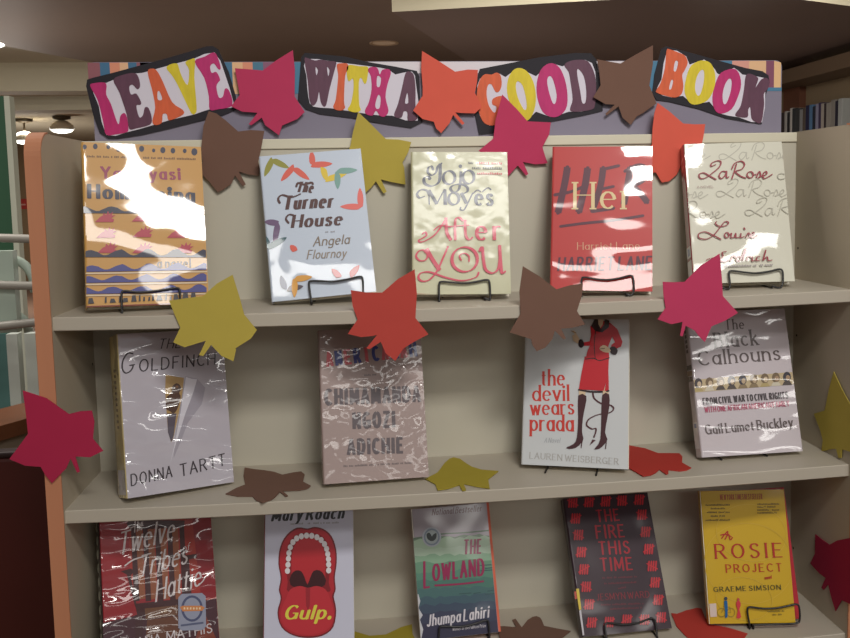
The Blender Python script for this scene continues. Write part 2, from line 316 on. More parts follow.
# two pendant lamps far back on the left
for (u, v), lab in (((62, 128), 'white glass pendant lamp above the bookcase corner, nearer to the sign'), ((25, 139), 'white glass pendant lamp farther left, beside the green panel')):
    q = hit(u, v, (0, 9.6 if u > 40 else 9.9, 0), Vector((0, 1, 0)))
    pl = empty('pendant_lamp', (q.x, q.y, ZF)); tag(pl, lab, 'pendant lamp', 'pendant lamps in the back room')
    dz = q.z-ZF
    MB().lathe([(.0, 0), (.10, 0), (.10, -.03), (.03, -.05)], (0, 0, 0), 20).build('canopy', mat('lamp_brass', (90, 78, 62), .4), pl)
    MB().tube([(0, 0, -.02), (0, 0, dz+.06)], .012, 8).build('stem', mat('lamp_brass', (90, 78, 62), .4), pl)
    MB().lathe([(.02, dz+.09), (.07, dz+.075), (.12, dz+.035), (.135, dz), (.125, dz-.02)], (0, 0, 0), 28).build('glass_shade', mat('white_glass', (235, 226, 205), .25), pl)
    MB().lathe([(.125, dz-.02), (.10, dz-.045), (.05, dz-.06), (0, dz-.063)], (0, 0, 0), 28).build('diffuser', glow('pendant_diffuser', (255, 248, 232), 3.2), pl)
# green panel with white trim at the far left
def quad_at(y, pts): return [hit(u, v, (0, y, 0), Vector((0, 1, 0))) for u, v in pts]
a = hit(14, 240, (0, 3.2, 0), Vector((0, 1, 0))); b = hit(19.5, 240, (0, 3.2, 0), Vector((0, 1, 0))); t = hit(5, 96, (0, 3.2, 0), Vector((0, 1, 0)))
gp = empty('green_panel', (a.x-.5, 3.2, 0)); tag(gp, 'dark green panel with a white edge strip at the far left', 'panel')
MB().box((-.7, 0, .3), (.5, .04, t.z)).build('panel_board', mat('green_panel', (52, 92, 66), .6), gp)
MB().box((.5, -.01, .3), (.5+(b.x-a.x), .05, t.z)).build('edge_strip', mat('white_trim', (196, 198, 180), .5), gp)
# red sign on the back wall
s0, s1 = quad_at(13.9, [(13, 199), (29, 209)])
rs = empty('red_sign', (s0.x, 13.97, s1.z)); tag(rs, 'tiny red sign on the tan back wall left of the bookcase', 'sign')
MB().box((0, 0, 0), (s1.x-s0.x, .03, s0.z-s1.z)).build('sign_plate', mat('sign_red', (176, 52, 48), .5), rs)
MB().box((.07, -.006, .06), (s1.x-s0.x-.07, -.002, .085)).build('lettering', mat('sign_white', (206, 150, 140), .6), rs)
# railing with grey bars and mint posts
ry = .95
rg = empty('railing', (-.9, ry, 0)); tag(rg, 'railing of grey bars on pale mint posts left of the bookcase', 'railing')
for (v0, v1) in ((238, 239), (285, 286), (326, 322)):
    p = hit(0, v0, (0, ry, 0), Vector((0, 1, 0))); q = hit(38, v1, (0, ry, 0), Vector((0, 1, 0)))
    d = (q-p)
    MB().tube([p-d*3-rg.location, q+d*2-rg.location], .0105, 12).build('rail', mat('grey_rail', (166, 160, 150), .4), rg)
for u in (4,):
    p = hit(u, 245, (0, ry+.03, 0), Vector((0, 1, 0)))
    MB().box((p.x-.022-rg.location.x, .02, hit(4, 334, (0, ry, 0), Vector((0, 1, 0))).z), (p.x+.022-rg.location.x, .05, 1.245)).build('post', mat('mint_post', (190, 204, 190), .45), rg)
for arc in ([(-30, 257), (0, 257.5), (12, 259), (22, 263), (29, 270), (33.5, 280), (35, 292)], [(-30, 312), (0, 312.5), (12, 313.5), (20, 317), (26, 323), (29, 332)]):
    pts = smooth([hit(u, v, (0, ry+.06, 0), Vector((0, 1, 0)))-rg.location for u, v in arc], 4)
    MB().tube(pts, .011, 10).build('loop', mat('mint_post', (190, 204, 190), .45), rg)
# teal glass with white frame, wooden sill, grey wall below, maroon panel in front
gy = 1.35
tg = empty('teal_window', (-1.2, gy, 0)); tag(tg, 'teal glass pane in a white frame above the wooden sill', 'window')
p0, p1 = quad_at(gy, [(-30, 335), (14, 425)]); f1 = hit(25, 425, (0, gy, 0), Vector((0, 1, 0))); f2 = hit(32, 425, (0, gy, 0), Vector((0, 1, 0)))
MB().box((p0.x-tg.location.x, .0, p1.z-.05), (p1.x-tg.location.x, .01, p0.z)).build('glass_pane', mat('teal_glass', (92, 128, 124), .15), tg)
MB().box((p1.x-tg.location.x, -.015, p1.z-.05), (f1.x-tg.location.x, .02, p0.z)).build('frame', mat('white_frame', (200, 205, 196), .5), tg)
MB().box((f2.x-tg.location.x, -.015, p1.z-.05), (f2.x+.03-tg.location.x, .02, p0.z)).build('frame', mat('white_frame', (200, 205, 196), .5), tg)
def plan(u, v, z): return hit(u, v, (0, 0, z), Zs_)
Zs_ = Vector((0, 0, 1)); zq = hit(0, 426, (0, .95, 0), Vector((0, 1, 0))).z; l0, l1 = plan(0, 426, zq), plan(27, 418.5, zq); dd = (l1-l0).normalized(); nn = Vector((-dd.y, dd.x, 0)); zr = hit(0, 441, l0, nn).z
e0, e1 = l0-dd*.3, l1+dd*.12
sl = MB(); sl.prism([(e0.x, e0.y), (e1.x, e1.y), (e1.x+nn.x*.16, e1.y+nn.y*.16), (e0.x+nn.x*.16, e0.y+nn.y*.16)], 2, zr, zq); tag(sl.build('trim_sill', mat('sill_wood', (120, 74, 48), .4, noise=.2, nscale=20, stretch=(.1, 1, 1))), kind='structure')
f0, f1 = e0+nn*.02, e1+nn*.02-dd*.01
m = MB(); m.prism([(f0.x, f0.y), (f1.x, f1.y), (f1.x+nn.x*.12, f1.y+nn.y*.12), (f0.x+nn.x*.12, f0.y+nn.y*.12)], 2, 0, zr); tag(m.build('wall_low', mat('grey_low_wall', (150, 136, 118), .8)), kind='structure')
my = .50
m0 = hit(10, 482, (0, my-.2, 0), Vector((0, 1, 0)))
mb = empty('maroon_bench', (-1.3, my+.2, 0)); tag(mb, 'dark maroon upholstered bench back beside the bookcase at the lower left', 'bench')
MB().box((-.9, -.20, .06), (.62, -.172, m0.z-.012), bev=.008).build('backrest', mat('maroon_vinyl', (84, 34, 28), .45, .9, noise=.1, nscale=8), mb)
MB().box((-.9, -.203, m0.z-.012), (.62, -.169, m0.z), bev=.004).build('top_trim', mat('dark_trim', (44, 24, 22), .6), mb)
MB().box((-.9, -.171, .06), (.62, .02, .36), bev=.02).build('seat', mat('maroon_vinyl', (84, 34, 28), .45), mb)
# far bookcase on the right wall with a row of books
fx = 3.55
fb = empty('wall_bookcase', (fx+.15, 5.6, 0)); tag(fb, 'tall brown bookcase along the right wall, seen above the display case', 'bookcase')
def far(u, v): return hit(u, v, (fx, 0, 0), Vector((1, 0, 0)))
zt = far(850, 97).z; zc = far(800, 92).z
brown = mat('bookcase_brown', (104, 82, 64), .6, 1.0)
L0 = -fb.location.y
def fbox(nm, a, b, m): MB().box((a[0]-fb.location.x, a[1]-fb.location.y, a[2]), (b[0]-fb.location.x, b[1]-fb.location.y, b[2])).build(nm, m, fb)
zs_ = far(850, 131).z
y780, y850 = far(780, 120).y, far(852, 120).y
fbox('back_panel', (fx+.26, 3.4, .1), (fx+.30, 8, 2.46), mat('bookcase_back', (150, 130, 104), .7))
fbox('shelf', (fx, 3.4, zs_-.03), (fx+.26, 8, zs_), brown)
fbox('cornice', (fx-.06, 3.4, far(820, 76).z), (fx+.26, 8, far(820, 62).z), mat('cornice_tan', (112, 92, 74), .5))
pa, pb = [hit(u, 120, (fx+.2, 0, 0), Vector((1, 0, 0))).y for u in (799, 783)]
fbox('side_panel', (fx+.2, pa, zs_), (fx+.26, pb, 2.4), mat('bookcase_redbrown', (112, 70, 52), .6))
fbox('plinth', (fx+.02, 3.4, 0), (fx+.26, 8, .12), brown)
fbox('shelf', (fx, 3.4, zs_-.40), (fx+.26, 8, zs_-.37), brown)
random.seed(4)
spines = [(60, 48, 50, 'charcoal'), (190, 186, 182, 'pale grey'), (36, 34, 40, 'black'), (205, 200, 196, 'white'), (52, 56, 62, 'slate'), (60, 62, 66, 'dark grey'), (150, 150, 152, 'mid grey'), (96, 84, 76, 'taupe'), (40, 40, 76, 'navy'),
          (92, 130, 172, 'light blue'), (38, 44, 58, 'blue black'), (150, 148, 176, 'lavender'), (70, 56, 90, 'purple'), (176, 166, 156, 'beige'), (58, 44, 48, 'maroon black'), (160, 154, 146, 'stone'), (146, 140, 134, 'dull stone'), (44, 42, 58, 'ink blue'), (176, 178, 176, 'silver')]
yy = y780+.03; i = 0
ordn = ['nearest the sign', 'second from the sign', 'third from the sign', 'fourth from the sign', 'fifth from the sign', 'sixth from the sign', 'seventh from the sign', 'eighth from the sign', 'ninth from the sign', 'tenth from the sign', 'eleventh from the sign', 'twelfth from the sign', 'thirteenth from the sign', 'fourteenth from the sign', 'fifteenth from the sign', 'fifth from the right edge', 'fourth from the right edge', 'third from the right edge', 'second from the right edge', ]
for i, (r_, g_, b_, nm) in enumerate(spines):
    th = (.070, .046, .050, .040, .052, .075, .050, .050, .06, .05, .05, .045, .04, .045, .035, .07, .06, .045, .06)[i]; yy -= th
    hh = (zt-zs_)*random.uniform(.9, 1.04); dp = random.uniform(.13, .17)
    bk_ = empty('shelved_book', (fx+.02, yy+th/2, zs_)); tag(bk_, '%s book spine standing on the far right shelf, %s' % (nm, ordn[i]), 'book', 'books on the far right shelf')
    MB().box((0, -th/2+.001, 0), (dp, th/2-.001, hh), bev=.003).build('cover', mat('far_spine_'+nm.replace(' ', '_'), (r_, g_, b_), .5, .9), bk_)
    MB().box((.008, -th/2+.004, hh-.001), (dp-.002, th/2-.004, hh+.0005)).build('page_block', mat('far_pages', (200, 190, 170), .8), bk_)

# ------------------------------------------------------------------ sign board, word cards, paper leaves
YB = D+.022; FRONT = Vector((0, 1, 0))
def onto(y): return lambda pts: [(q.x, q.z) for q in (hit(u, v, (0, y, 0), FRONT) for u, v in pts)]
def sheet(name, polys, y, th, mats, parent=None):            # flat pieces standing in the plane y (front face), th thick; polys = [(outline or loops, material index)]
    m = MB()
    for poly, mi in polys:
        loops = poly if isinstance(poly[0][0], (list, tuple, Vector)) else [poly]
        for t in tris(loops): m.add([(a, y, b) for a, b in t], [(0, 1, 2)], mi); m.add([(a, y+th, b) for a, b in t], [(2, 1, 0)], mi)
        for l in loops:
            n = len(l); m.add([(a, y, b) for a, b in l]+[(a, y+th, b) for a, b in l], [(i, (i+1) % n, n+(i+1) % n, n+i) for i in range(n)], mi)
    return m.build(name, mats, parent)
F = onto(YB)
tl, tr, br_, bl_ = F([(90.5, 62)])[0], F([(782, 60.5)])[0], F([(783, 134)])[0], F([(93.5, 140)])[0]
zb0 = RAIL+.0006; ztop = (tl[1]+tr[1])/2; R0 = .012
out = [(tl[0], zb0), (tr[0], zb0)]+[(tr[0]-R0+R0*math.cos(a), ztop-R0+R0*math.sin(a)) for a in [k*math.pi/12 for k in range(7)]]+[(tl[0]+.004, ztop), (tl[0], ztop-.004)]
sb = empty('sign_board', ((tl[0]+tr[0])/2, YB, zb0)); tag(sb, 'long purple grey sign board with striped top edge standing on the bookcase', 'sign board')
off = Vector(sb.location)
def rel(o, parent): o.parent = parent; o.matrix_parent_inverse = parent.matrix_basis.inverted() if parent.matrix_basis.to_3x3() != Matrix.Identity(3) else Matrix.Translation(-parent.location); return o
rel(sheet('board', [(out, 0)], YB, .005, [mat('board_purple_grey', (124, 118, 134), .6, 1.15, noise=.05, nscale=5)]), sb)
st = [(40, 105, (142, 88, 96)), (105, 157, (66, 108, 140)), (157, 210, (214, 140, 112)), (210, 255, (222, 176, 138)), (255, 300, (66, 108, 140)), (300, 380, (142, 88, 100))]
stripes = [(80+a/5.3125, 80+b/5.3125, c) for a, b, c in st]
stripes += [(140, 172, (206, 140, 116)), (172, 206, (222, 176, 138)), (206, 232, (70, 112, 142)), (232, 242.5, (218, 176, 134)), (242.5, 252.5, (210, 140, 112)), (252.5, 263, (72, 116, 138)), (263, 290, (132, 88, 112)), (290, 312, (70, 122, 150)), (312, 352, (205, 140, 112))]
stripes += [(640, 732, (70, 118, 148)), (732, 749, (206, 146, 132)), (749, 766, (214, 172, 132)), (766, 774, (124, 72, 94)), (774, 781, (216, 176, 130))]
pol = []; ms = []
for a, b, c in stripes:
    xa = F([(a, 62)])[0][0]; xb = F([(b, 62)])[0][0]; depth = .047 if a > 700 else .052
    ms.append(mat('stripe_%d_%d_%d' % c, c, .6, 1.15)); pol.append(([(xa, ztop-depth), (min(xb, tr[0]-.002), ztop-depth), (min(xb, tr[0]-.002), ztop-(.004 if b > 775 else .0008)), (xa, ztop-.0008)], len(ms)-1))
xa, xb = F([(352, 62)])[0][0], F([(640, 62)])[0][0]
ms.append(mat('board_pale_panel', (214, 206, 212), .6, 1.1)); pol.append(([(xa, ztop-.02), (xb, ztop-.02), (xb, ztop-.0008), (xa, ztop-.0008)], len(ms)-1))
xa, xb = F([(764, 90)])[0][0], F([(782, 90)])[0][0]
ms.append(mat('stripe_70_118_148', (70, 118, 148), .6, 1.15)); pol.append(([(xa, ztop-.053), (xb-.001, ztop-.053), (xb-.001, ztop-.047), (xa, ztop-.047)], len(ms)-1))
rel(sheet('striped_border', pol, YB-.0006, .0005, ms), sb)

BLACK = mat('black_card', (36, 32, 40), .7, 1.0); PAPER = mat('white_paper', (206, 200, 212), .7, 1.15)
def marker(name, rgb): return mat('marker_'+name, rgb, .6, 1.15, noise=.22, nscale=55, stretch=(3, 1, .6))
PINK, PLUM, ORNG, YELL = marker('pink', (178, 40, 104)), marker('plum', (92, 58, 76)), marker('orange', (204, 92, 56)), marker('yellow', (206, 186, 44))
def word_card(label, k, black, white, lets):
    f = onto(YB-.0025); P = f(k(black)); cx = sum(p[0] for p in P)/len(P); cz = min(p[1] for p in P)
    c = empty('word_card', (cx, YB-.0025, cz)); tag(c, label, 'sign card', 'word cards on the sign board')
    rel(sheet('backing', [(P, 0)], YB-.0025, .0018, [BLACK]), c)
    rel(sheet('paper', [(f(k(smooth(white, 2, True))), 0)], YB-.0031, .0005, [PAPER]), c)
    for m, loops in lets:
        rel(sheet('letter', [([f(k(smooth(l, 3, True))) for l in loops], 0)], YB-.0037, .0005, [m]), c)
word_card('black edged sign card reading LEAVE, tilted up to the right', K(80, 40, 5.3125),
    [(32, 245), (38, 210), (70, 200), (160, 178), (300, 140), (430, 105), (560, 68), (670, 34), (705, 32), (735, 50), (790, 170), (828, 300), (830, 370), (760, 400), (640, 430), (480, 470), (330, 505), (200, 525), (150, 525), (105, 495), (70, 400)],
    [(60, 235), (140, 228), (240, 185), (330, 175), (420, 150), (530, 120), (605, 100), (715, 66), (770, 180), (815, 330), (805, 360), (690, 368), (610, 395), (480, 425), (380, 455), (250, 490), (140, 505), (100, 350)],
    [(PINK, [[(55, 245), (75, 230), (130, 226), (142, 245), (140, 290), (165, 340), (195, 430), (208, 445), (215, 405), (235, 388), (250, 410), (258, 470), (248, 490), (190, 502), (140, 503), (125, 440), (95, 320)]]),
     (PLUM, [[(178, 212), (230, 185), (290, 176), (312, 200), (320, 245), (305, 262), (280, 238), (262, 250), (272, 290), (300, 285), (325, 330), (320, 345), (300, 350), (315, 410), (335, 400), (345, 360), (365, 362), (382, 415), (372, 450), (300, 470), (262, 472), (250, 400), (210, 280)]]),
     (ORNG, [[(360, 170), (385, 152), (410, 165), (440, 220), (490, 330), (545, 370), (550, 395), (500, 420), (470, 425), (462, 395), (440, 395), (435, 440), (400, 452), (385, 430), (400, 360), (385, 270)], [(412, 280), (415, 318), (438, 314), (422, 272)]]),
     (YELL, [[(460, 150), (480, 130), (515, 125), (525, 145), (540, 190), (572, 240), (580, 160), (560, 120), (590, 103), (612, 105), (608, 200), (620, 350), (615, 388), (595, 392), (570, 345), (520, 240), (490, 190)]]),
     (PINK, [[(610, 115), (660, 90), (712, 66), (735, 100), (748, 150), (735, 155), (712, 125), (692, 140), (700, 175), (725, 170), (745, 210), (735, 225), (725, 250), (738, 305), (760, 300), (770, 260), (790, 265), (810, 320), (800, 355), (735, 368), (690, 370), (685, 300), (660, 200)]])])
word_card('black edged sign card reading WITH A, between the pink and orange leaves', K(290, 35, 6.0714),
    [(68, 135), (90, 108), (200, 118), (330, 130), (480, 165), (640, 192), (770, 218), (785, 250), (790, 380), (805, 530), (735, 565), (600, 545), (480, 525), (380, 505), (180, 480), (95, 450), (48, 395), (58, 260)],
    [(95, 145), (280, 165), (480, 190), (600, 210), (640, 240), (740, 222), (765, 300), (775, 520), (620, 490), (560, 490), (440, 475), (250, 445), (140, 435), (112, 380), (100, 250)],
    [(PLUM, [[(88, 150), (105, 140), (150, 155), (185, 150), (235, 158), (280, 165), (272, 210), (240, 330), (220, 425), (200, 432), (185, 400), (176, 345), (165, 400), (140, 430), (118, 395), (108, 280)], [(155, 195), (160, 245), (170, 215)], [(225, 195), (232, 250), (240, 215)]]),
     (ORNG, [[(285, 180), (310, 172), (350, 176), (352, 210), (335, 250), (328, 400), (335, 440), (315, 458), (280, 455), (262, 435), (278, 390), (292, 260), (288, 215)]]),
     (YELL, [[(345, 200), (365, 182), (420, 190), (468, 192), (475, 215), (465, 285), (450, 295), (432, 260), (418, 290), (420, 420), (430, 455), (405, 470), (370, 465), (350, 450), (370, 415), (385, 330), (382, 265), (360, 282), (348, 262)]]),
     (PINK, [[(472, 215), (490, 195), (530, 200), (545, 240), (560, 212), (600, 208), (612, 235), (592, 300), (580, 380), (598, 460), (575, 495), (545, 490), (522, 460), (500, 490), (462, 480), (456, 455), (478, 410), (495, 330), (490, 250)], [(530, 250), (527, 310), (545, 312), (552, 262)], [(535, 365), (518, 420), (525, 448), (545, 440), (550, 380)]]),
     (PLUM, [[(700, 235), (725, 222), (752, 245), (762, 330), (762, 440), (775, 500), (755, 520), (715, 518), (712, 470), (690, 465), (678, 500), (645, 502), (632, 480), (655, 420), (680, 320)], [(712, 350), (698, 412), (718, 410)]])])
word_card('black edged sign card reading GOOD, between the orange and brown leaves', K(470, 45, 6.0714),
    [(50, 175), (60, 145), (200, 118), (420, 75), (640, 48), (735, 50), (768, 90), (785, 240), (805, 330), (806, 400), (680, 430), (480, 468), (300, 500), (140, 535), (55, 545), (30, 420), (35, 280)],
    [(60, 205), (180, 175), (215, 195), (300, 140), (400, 190), (480, 112), (560, 130), (650, 92), (740, 110), (765, 230), (740, 390), (600, 405), (490, 438), (400, 405), (340, 460), (180, 470), (120, 490), (60, 430), (45, 300)],
    [(ORNG, [[(60, 210), (90, 178), (130, 180), (160, 168), (185, 185), (192, 240), (178, 280), (155, 285), (130, 240), (108, 245), (100, 300), (115, 370), (148, 412), (160, 375), (135, 360), (140, 325), (200, 310), (240, 360), (230, 440), (170, 480), (120, 488), (75, 460), (45, 370), (42, 280)]]),
     (YELL, [[(300, 140), (345, 160), (382, 220), (400, 310), (388, 400), (350, 458), (300, 440), (250, 370), (225, 290), (230, 210), (260, 155)], [(290, 220), (277, 250), (290, 320), (325, 390), (342, 385), (340, 330), (320, 250)]]),
     (PINK, [[(480, 112), (530, 125), (565, 180), (588, 270), (588, 370), (550, 425), (495, 438), (440, 405), (408, 320), (405, 230), (430, 150)], [(485, 188), (468, 210), (475, 270), (500, 350), (518, 352), (525, 300), (505, 215)]]),
     (PLUM, [[(572, 125), (600, 100), (660, 90), (715, 100), (750, 160), (765, 240), (758, 360), (738, 392), (660, 405), (612, 402), (608, 380), (622, 330), (610, 230), (598, 165)], [(655, 145), (650, 180), (668, 280), (680, 350), (700, 348), (705, 280), (690, 190)]])])
word_card('black edged sign card reading BOOK, tilted down to the right', K(640, 35, 6.0714),
    [(130, 85), (160, 68), (300, 105), (460, 150), (640, 200), (745, 220), (780, 245), (788, 290), (765, 360), (750, 460), (740, 540), (660, 530), (520, 505), (360, 450), (180, 405), (100, 395), (75, 350), (88, 240)],
    [(165, 90), (280, 130), (300, 180), (390, 150), (455, 210), (480, 240), (570, 200), (620, 240), (700, 250), (780, 275), (760, 340), (740, 530), (600, 500), (480, 475), (420, 405), (330, 425), (260, 370), (190, 380), (98, 345), (130, 270)],
    [(ORNG, [[(160, 95), (180, 88), (240, 110), (275, 130), (288, 170), (270, 215), (255, 245), (262, 310), (250, 360), (210, 380), (150, 368), (100, 350), (98, 335), (125, 290), (150, 200)], [(212, 160), (203, 215), (218, 218), (230, 165)], [(188, 275), (175, 325), (188, 328), (200, 280)]]),
     (YELL, [[(385, 155), (430, 175), (455, 240), (450, 320), (410, 395), (345, 422), (300, 412), (270, 350), (275, 280), (300, 200), (340, 165)], [(372, 212), (345, 250), (332, 320), (345, 365), (365, 360), (385, 290), (388, 225)]]),
     (PINK, [[(565, 205), (600, 235), (612, 300), (595, 370), (555, 450), (490, 478), (450, 450), (438, 380), (455, 300), (490, 230)], [(540, 265), (515, 300), (500, 360), (505, 415), (525, 412), (550, 340), (555, 280)]]),
     (PLUM, [[(640, 250), (665, 235), (710, 255), (715, 275), (700, 320), (735, 270), (770, 262), (785, 290), (775, 325), (750, 360), (752, 420), (735, 530), (700, 528), (675, 505), (668, 440), (655, 455), (650, 500), (585, 495), (580, 475), (610, 430), (630, 330)]])])

def foam(name, rgb, k=1.12): return mat('paper_'+name, rgb, .8, k, spec=.2, noise=.05, nscale=25, bump=.06, bscale=1500)
LP, LB, LY, LO, LR, LM = foam('pink', (180, 58, 92)), foam('brown', (110, 82, 70)), foam('yellow', (176, 158, 72)), foam('orange', (208, 92, 76)), foam('red', (176, 68, 60)), foam('maroon', (120, 26, 42))
def leaf(label, px, m, P, N, group, bend=0):
    """a leaf cut from thick craft paper lying in the plane (P, N); its outline lies on that plane"""
    N = Vector(N).normalized(); pts = [hit(u, v, P, N) for u, v in px]
    if N.dot(CAM-Vector(P)) < 0: N = -N
    c = sum(pts, Vector())/len(pts); X = (Vector((1, 0, 0)) if abs(N.x) < .9 else Vector((0, 1, 0))); X = (X-N*X.dot(N)).normalized(); Y = N.cross(X)
    q = [((p-c).dot(X), (p-c).dot(Y)) for p in pts]; mb = MB(); th = .0012
    lo = min(b for a, b in q)
    for t in tris([q]): mb.add([(a, b, th) for a, b in t], [(0, 1, 2)]); mb.add([(a, b, 0) for a, b in t], [(2, 1, 0)])
    n = len(q); mb.add([(a, b, 0) for a, b in q]+[(a, b, th) for a, b in q], [(i, (i+1) % n, n+(i+1) % n, n+i) for i in range(n)])
    o = mb.build('paper_leaf', m); me = o.data
    bm = bmesh.new(); bm.from_mesh(me); bmesh.ops.remove_doubles(bm, verts=bm.verts[:], dist=1e-6)
    xs = [a for a, b in q]; ys = [b for a, b in q]; R_ = max(max(xs)-min(xs), max(ys)-min(ys))/2
    if bend:
        for k in range(-5, 6):
            for ax in (Vector((1, 0, 0)), Vector((0, 1, 0))):
                bmesh.ops.bisect_plane(bm, geom=bm.verts[:]+bm.edges[:]+bm.faces[:], plane_co=ax*k*R_/5.3, plane_no=ax)
        for v in bm.verts: v.co.z += bend*((v.co.x**2)*.7+(v.co.y**2)*.3)/(R_*R_)
    bmesh.ops.recalc_face_normals(bm, faces=bm.faces[:]); bm.to_mesh(me); bm.free()
    o.matrix_world = Matrix(((X.x, Y.x, N.x, c.x), (X.y, Y.y, N.y, c.y), (X.z, Y.z, N.z, c.z), (0, 0, 0, 1)))
    tag(o, label, 'paper leaf', group); return o
def mix(*a): return [p for k, pts in a for p in K(*k)(pts)]
yb, ya, ys = YB-.0095, D-.0075, -.0025
TOPG, EDGG, FLATG, SIDG = 'paper leaves around the sign', 'paper leaves on the shelf edge', 'paper leaves lying on shelves', 'paper leaves on the bookcase sides'
A_, B_, C_, D_, E_, F_, G_ = (190, 100, 8.5), (200, 40, 7.083), (340, 105, 8.5), (400, 40, 7.083), (470, 85, 7.083), (580, 40, 7.083), (630, 90, 8.5)
leaf('brown paper leaf below the LEAVE card, behind the ochre book', mix((A_, [(160, 95), (225, 115), (300, 170), (410, 268), (520, 255), (632, 263), (600, 440)]), ((210, 120, 8.5), [(410, 350), (425, 420), (412, 476), (320, 462), (245, 438), (305, 548), (277, 562), (213, 470), (180, 545), (105, 597), (68, 613), (38, 580), (-10, 520), (-60, 470), (-110, 420), (-60, 360), (-75, 250)]), (A_, [(95, 420), (115, 220)])), LB, (0, ya, 0), FRONT, TOPG)
leaf('pink paper leaf between the LEAVE and WITH A cards', mix((B_, [(658, 72), (672, 210), (670, 400), (742, 510), (690, 560), (582, 606), (560, 675)]), (A_, [(640, 215), (610, 150), (522, 215), (500, 205), (574, 110)]), (B_, [(402, 515), (300, 508), (220, 470), (282, 390), (262, 280), (247, 200), (345, 208), (445, 217), (540, 145)])), LP, (0, yb, 0), FRONT, TOPG)
leaf('yellow paper leaf with tip on the WITH A card', mix((C_, [(155, 60), (250, 150), (390, 290), (500, 295), (605, 315), (580, 400), (530, 490), (545, 530)]), ((230, 130, 4.25), [(746, 232), (690, 222), (641, 210), (666, 263), (652, 269), (620, 218), (600, 245), (580, 262), (560, 300), (520, 260), (480, 235), (440, 190), (490, 130)]), (C_, [(90, 340), (110, 230)])), LY, (0, ya, 0), FRONT, TOPG)
leaf('orange paper leaf between the WITH A and GOOD cards', mix((D_, [(156, 78), (290, 160), (390, 225), (480, 210), (551, 212), (545, 300), (530, 375), (560, 430), (577, 478), (530, 520), (430, 517), (390, 512), (457, 590), (440, 602), (376, 530), (350, 590)]), ((230, 0, 2.833), [(598, 377)]), (D_, [(255, 625), (240, 580), (160, 560), (93, 500), (130, 440), (160, 395), (160, 330), (150, 200)])), LO, (0, yb, 0), FRONT, TOPG)
leaf('pink paper leaf overlapping the GOOD card above the pale green book', mix((E_, [(228, 68), (330, 170), (408, 258), (500, 262), (572, 265), (560, 350), (512, 440), (530, 500), (550, 555), (460, 562), (375, 545), (412, 630), (396, 642), (338, 570), (270, 645), (235, 690), (190, 600), (190, 540), (60, 466), (165, 380), (180, 250)])), LP, (0, ya, 0), FRONT, TOPG)
leaf('brown paper leaf between the GOOD and BOOK cards', mix((F_, [(515, 38), (515, 170), (490, 322), (541, 450), (440, 520), (402, 540), (358, 602), (300, 550), (272, 470), (187, 535), (179, 522), (245, 458), (180, 455), (93, 405), (145, 320), (135, 220), (120, 138), (200, 152), (285, 167), (400, 100)])), LB, (0, yb, 0), FRONT, TOPG)
leaf('orange red paper leaf below the BOOK card, behind the white book', mix((G_, [(233, 110), (330, 180), (450, 285), (550, 292), (637, 290), (627, 370), (610, 456), (530, 456), (470, 470), (480, 560)]), ((650, 130, 4.25), [(112, 190), (80, 218), (50, 223), (24, 180), (-25, 190), (-60, 150), (-20, 100), (8, 60)]), (G_, [(185, 440), (190, 330), (205, 200)])), LO, (0, ya, 0), FRONT, TOPG)
H_, I_, J_, L_, N_ = (155, 265, 7.083), (330, 265, 7.083), (490, 260, 7.083), (640, 250, 7.083), (0, 385, 7.083)
leaf('yellow paper leaf on the top shelf edge, right of the ochre book', mix((H_, [(550, 68), (600, 230), (632, 350), (722, 460), (680, 520), (570, 590)]), ((70, 310, 4.25), [(706, 170), (695, 217), (645, 195), (600, 148), (567, 195), (549, 191), (578, 130)]), (H_, [(355, 537), (210, 582), (130, 547), (180, 442), (140, 350), (100, 253), (220, 235), (340, 220), (440, 130)])), LY, (0, ys, 0), FRONT, EDGG)
leaf('red paper leaf on the top shelf edge, above the grey pink book', mix((I_, [(600, 30), (615, 200), (605, 375), (697, 490), (600, 540), (520, 590)]), ((280, 310, 4.25), [(490, 216), (450, 185), (428, 135), (380, 166), (367, 162), (413, 105)]), (I_, [(300, 502), (220, 510), (126, 487), (195, 385), (160, 290), (147, 178), (260, 195), (370, 195), (480, 100)])), LR, (0, ys, 0), FRONT, EDGG)
leaf('brown paper leaf on the top shelf edge, over a corner of the red book', mix((J_, [(232, 43), (350, 115), (470, 207), (560, 180), (657, 165), (650, 250), (615, 360), (672, 456), (580, 480), (502, 486), (537, 555), (520, 562), (458, 500), (440, 560), (390, 620)]), ((480, 300, 4.25), [(262, 208), (240, 217), (222, 190)]), (J_, [(290, 560), (138, 512), (215, 380), (208, 220)])), LB, (0, ys, 0), FRONT, EDGG)
leaf('pink paper leaf on the top shelf edge, over a corner of the white book', mix((L_, [(562, 26), (578, 200), (585, 325), (692, 445), (600, 500), (505, 540)]), ((650, 300, 4.25), [(232, 178), (208, 155), (190, 130)]), (L_, [(322, 535), (300, 612), (282, 605), (300, 508), (220, 525), (123, 490), (180, 410), (165, 320), (160, 225), (240, 228), (315, 225), (430, 110)])), LP, (0, ys, 0), FRONT, EDGG)
leaf('pink paper leaf stuck on the wood edge of the bookcase at the left', mix((N_, [(163, 38), (330, 92), (490, 205), (570, 185), (652, 180), (670, 260), (660, 380), (732, 465), (640, 510), (535, 505), (567, 612), (548, 620), (502, 520), (470, 590)]), ((0, 320, 2.008), [(121, 310), (105, 327), (92, 312)]), (N_, [(290, 578), (180, 570), (68, 523), (200, 345), (185, 200)])), foam('deep_pink', (164, 38, 70)), (0, -.011, 0), FRONT, SIDG)
Zs = Vector((0, 0, 1))
def top(k, x): return (0, 0, SH[k]+sag(x)+.0006)
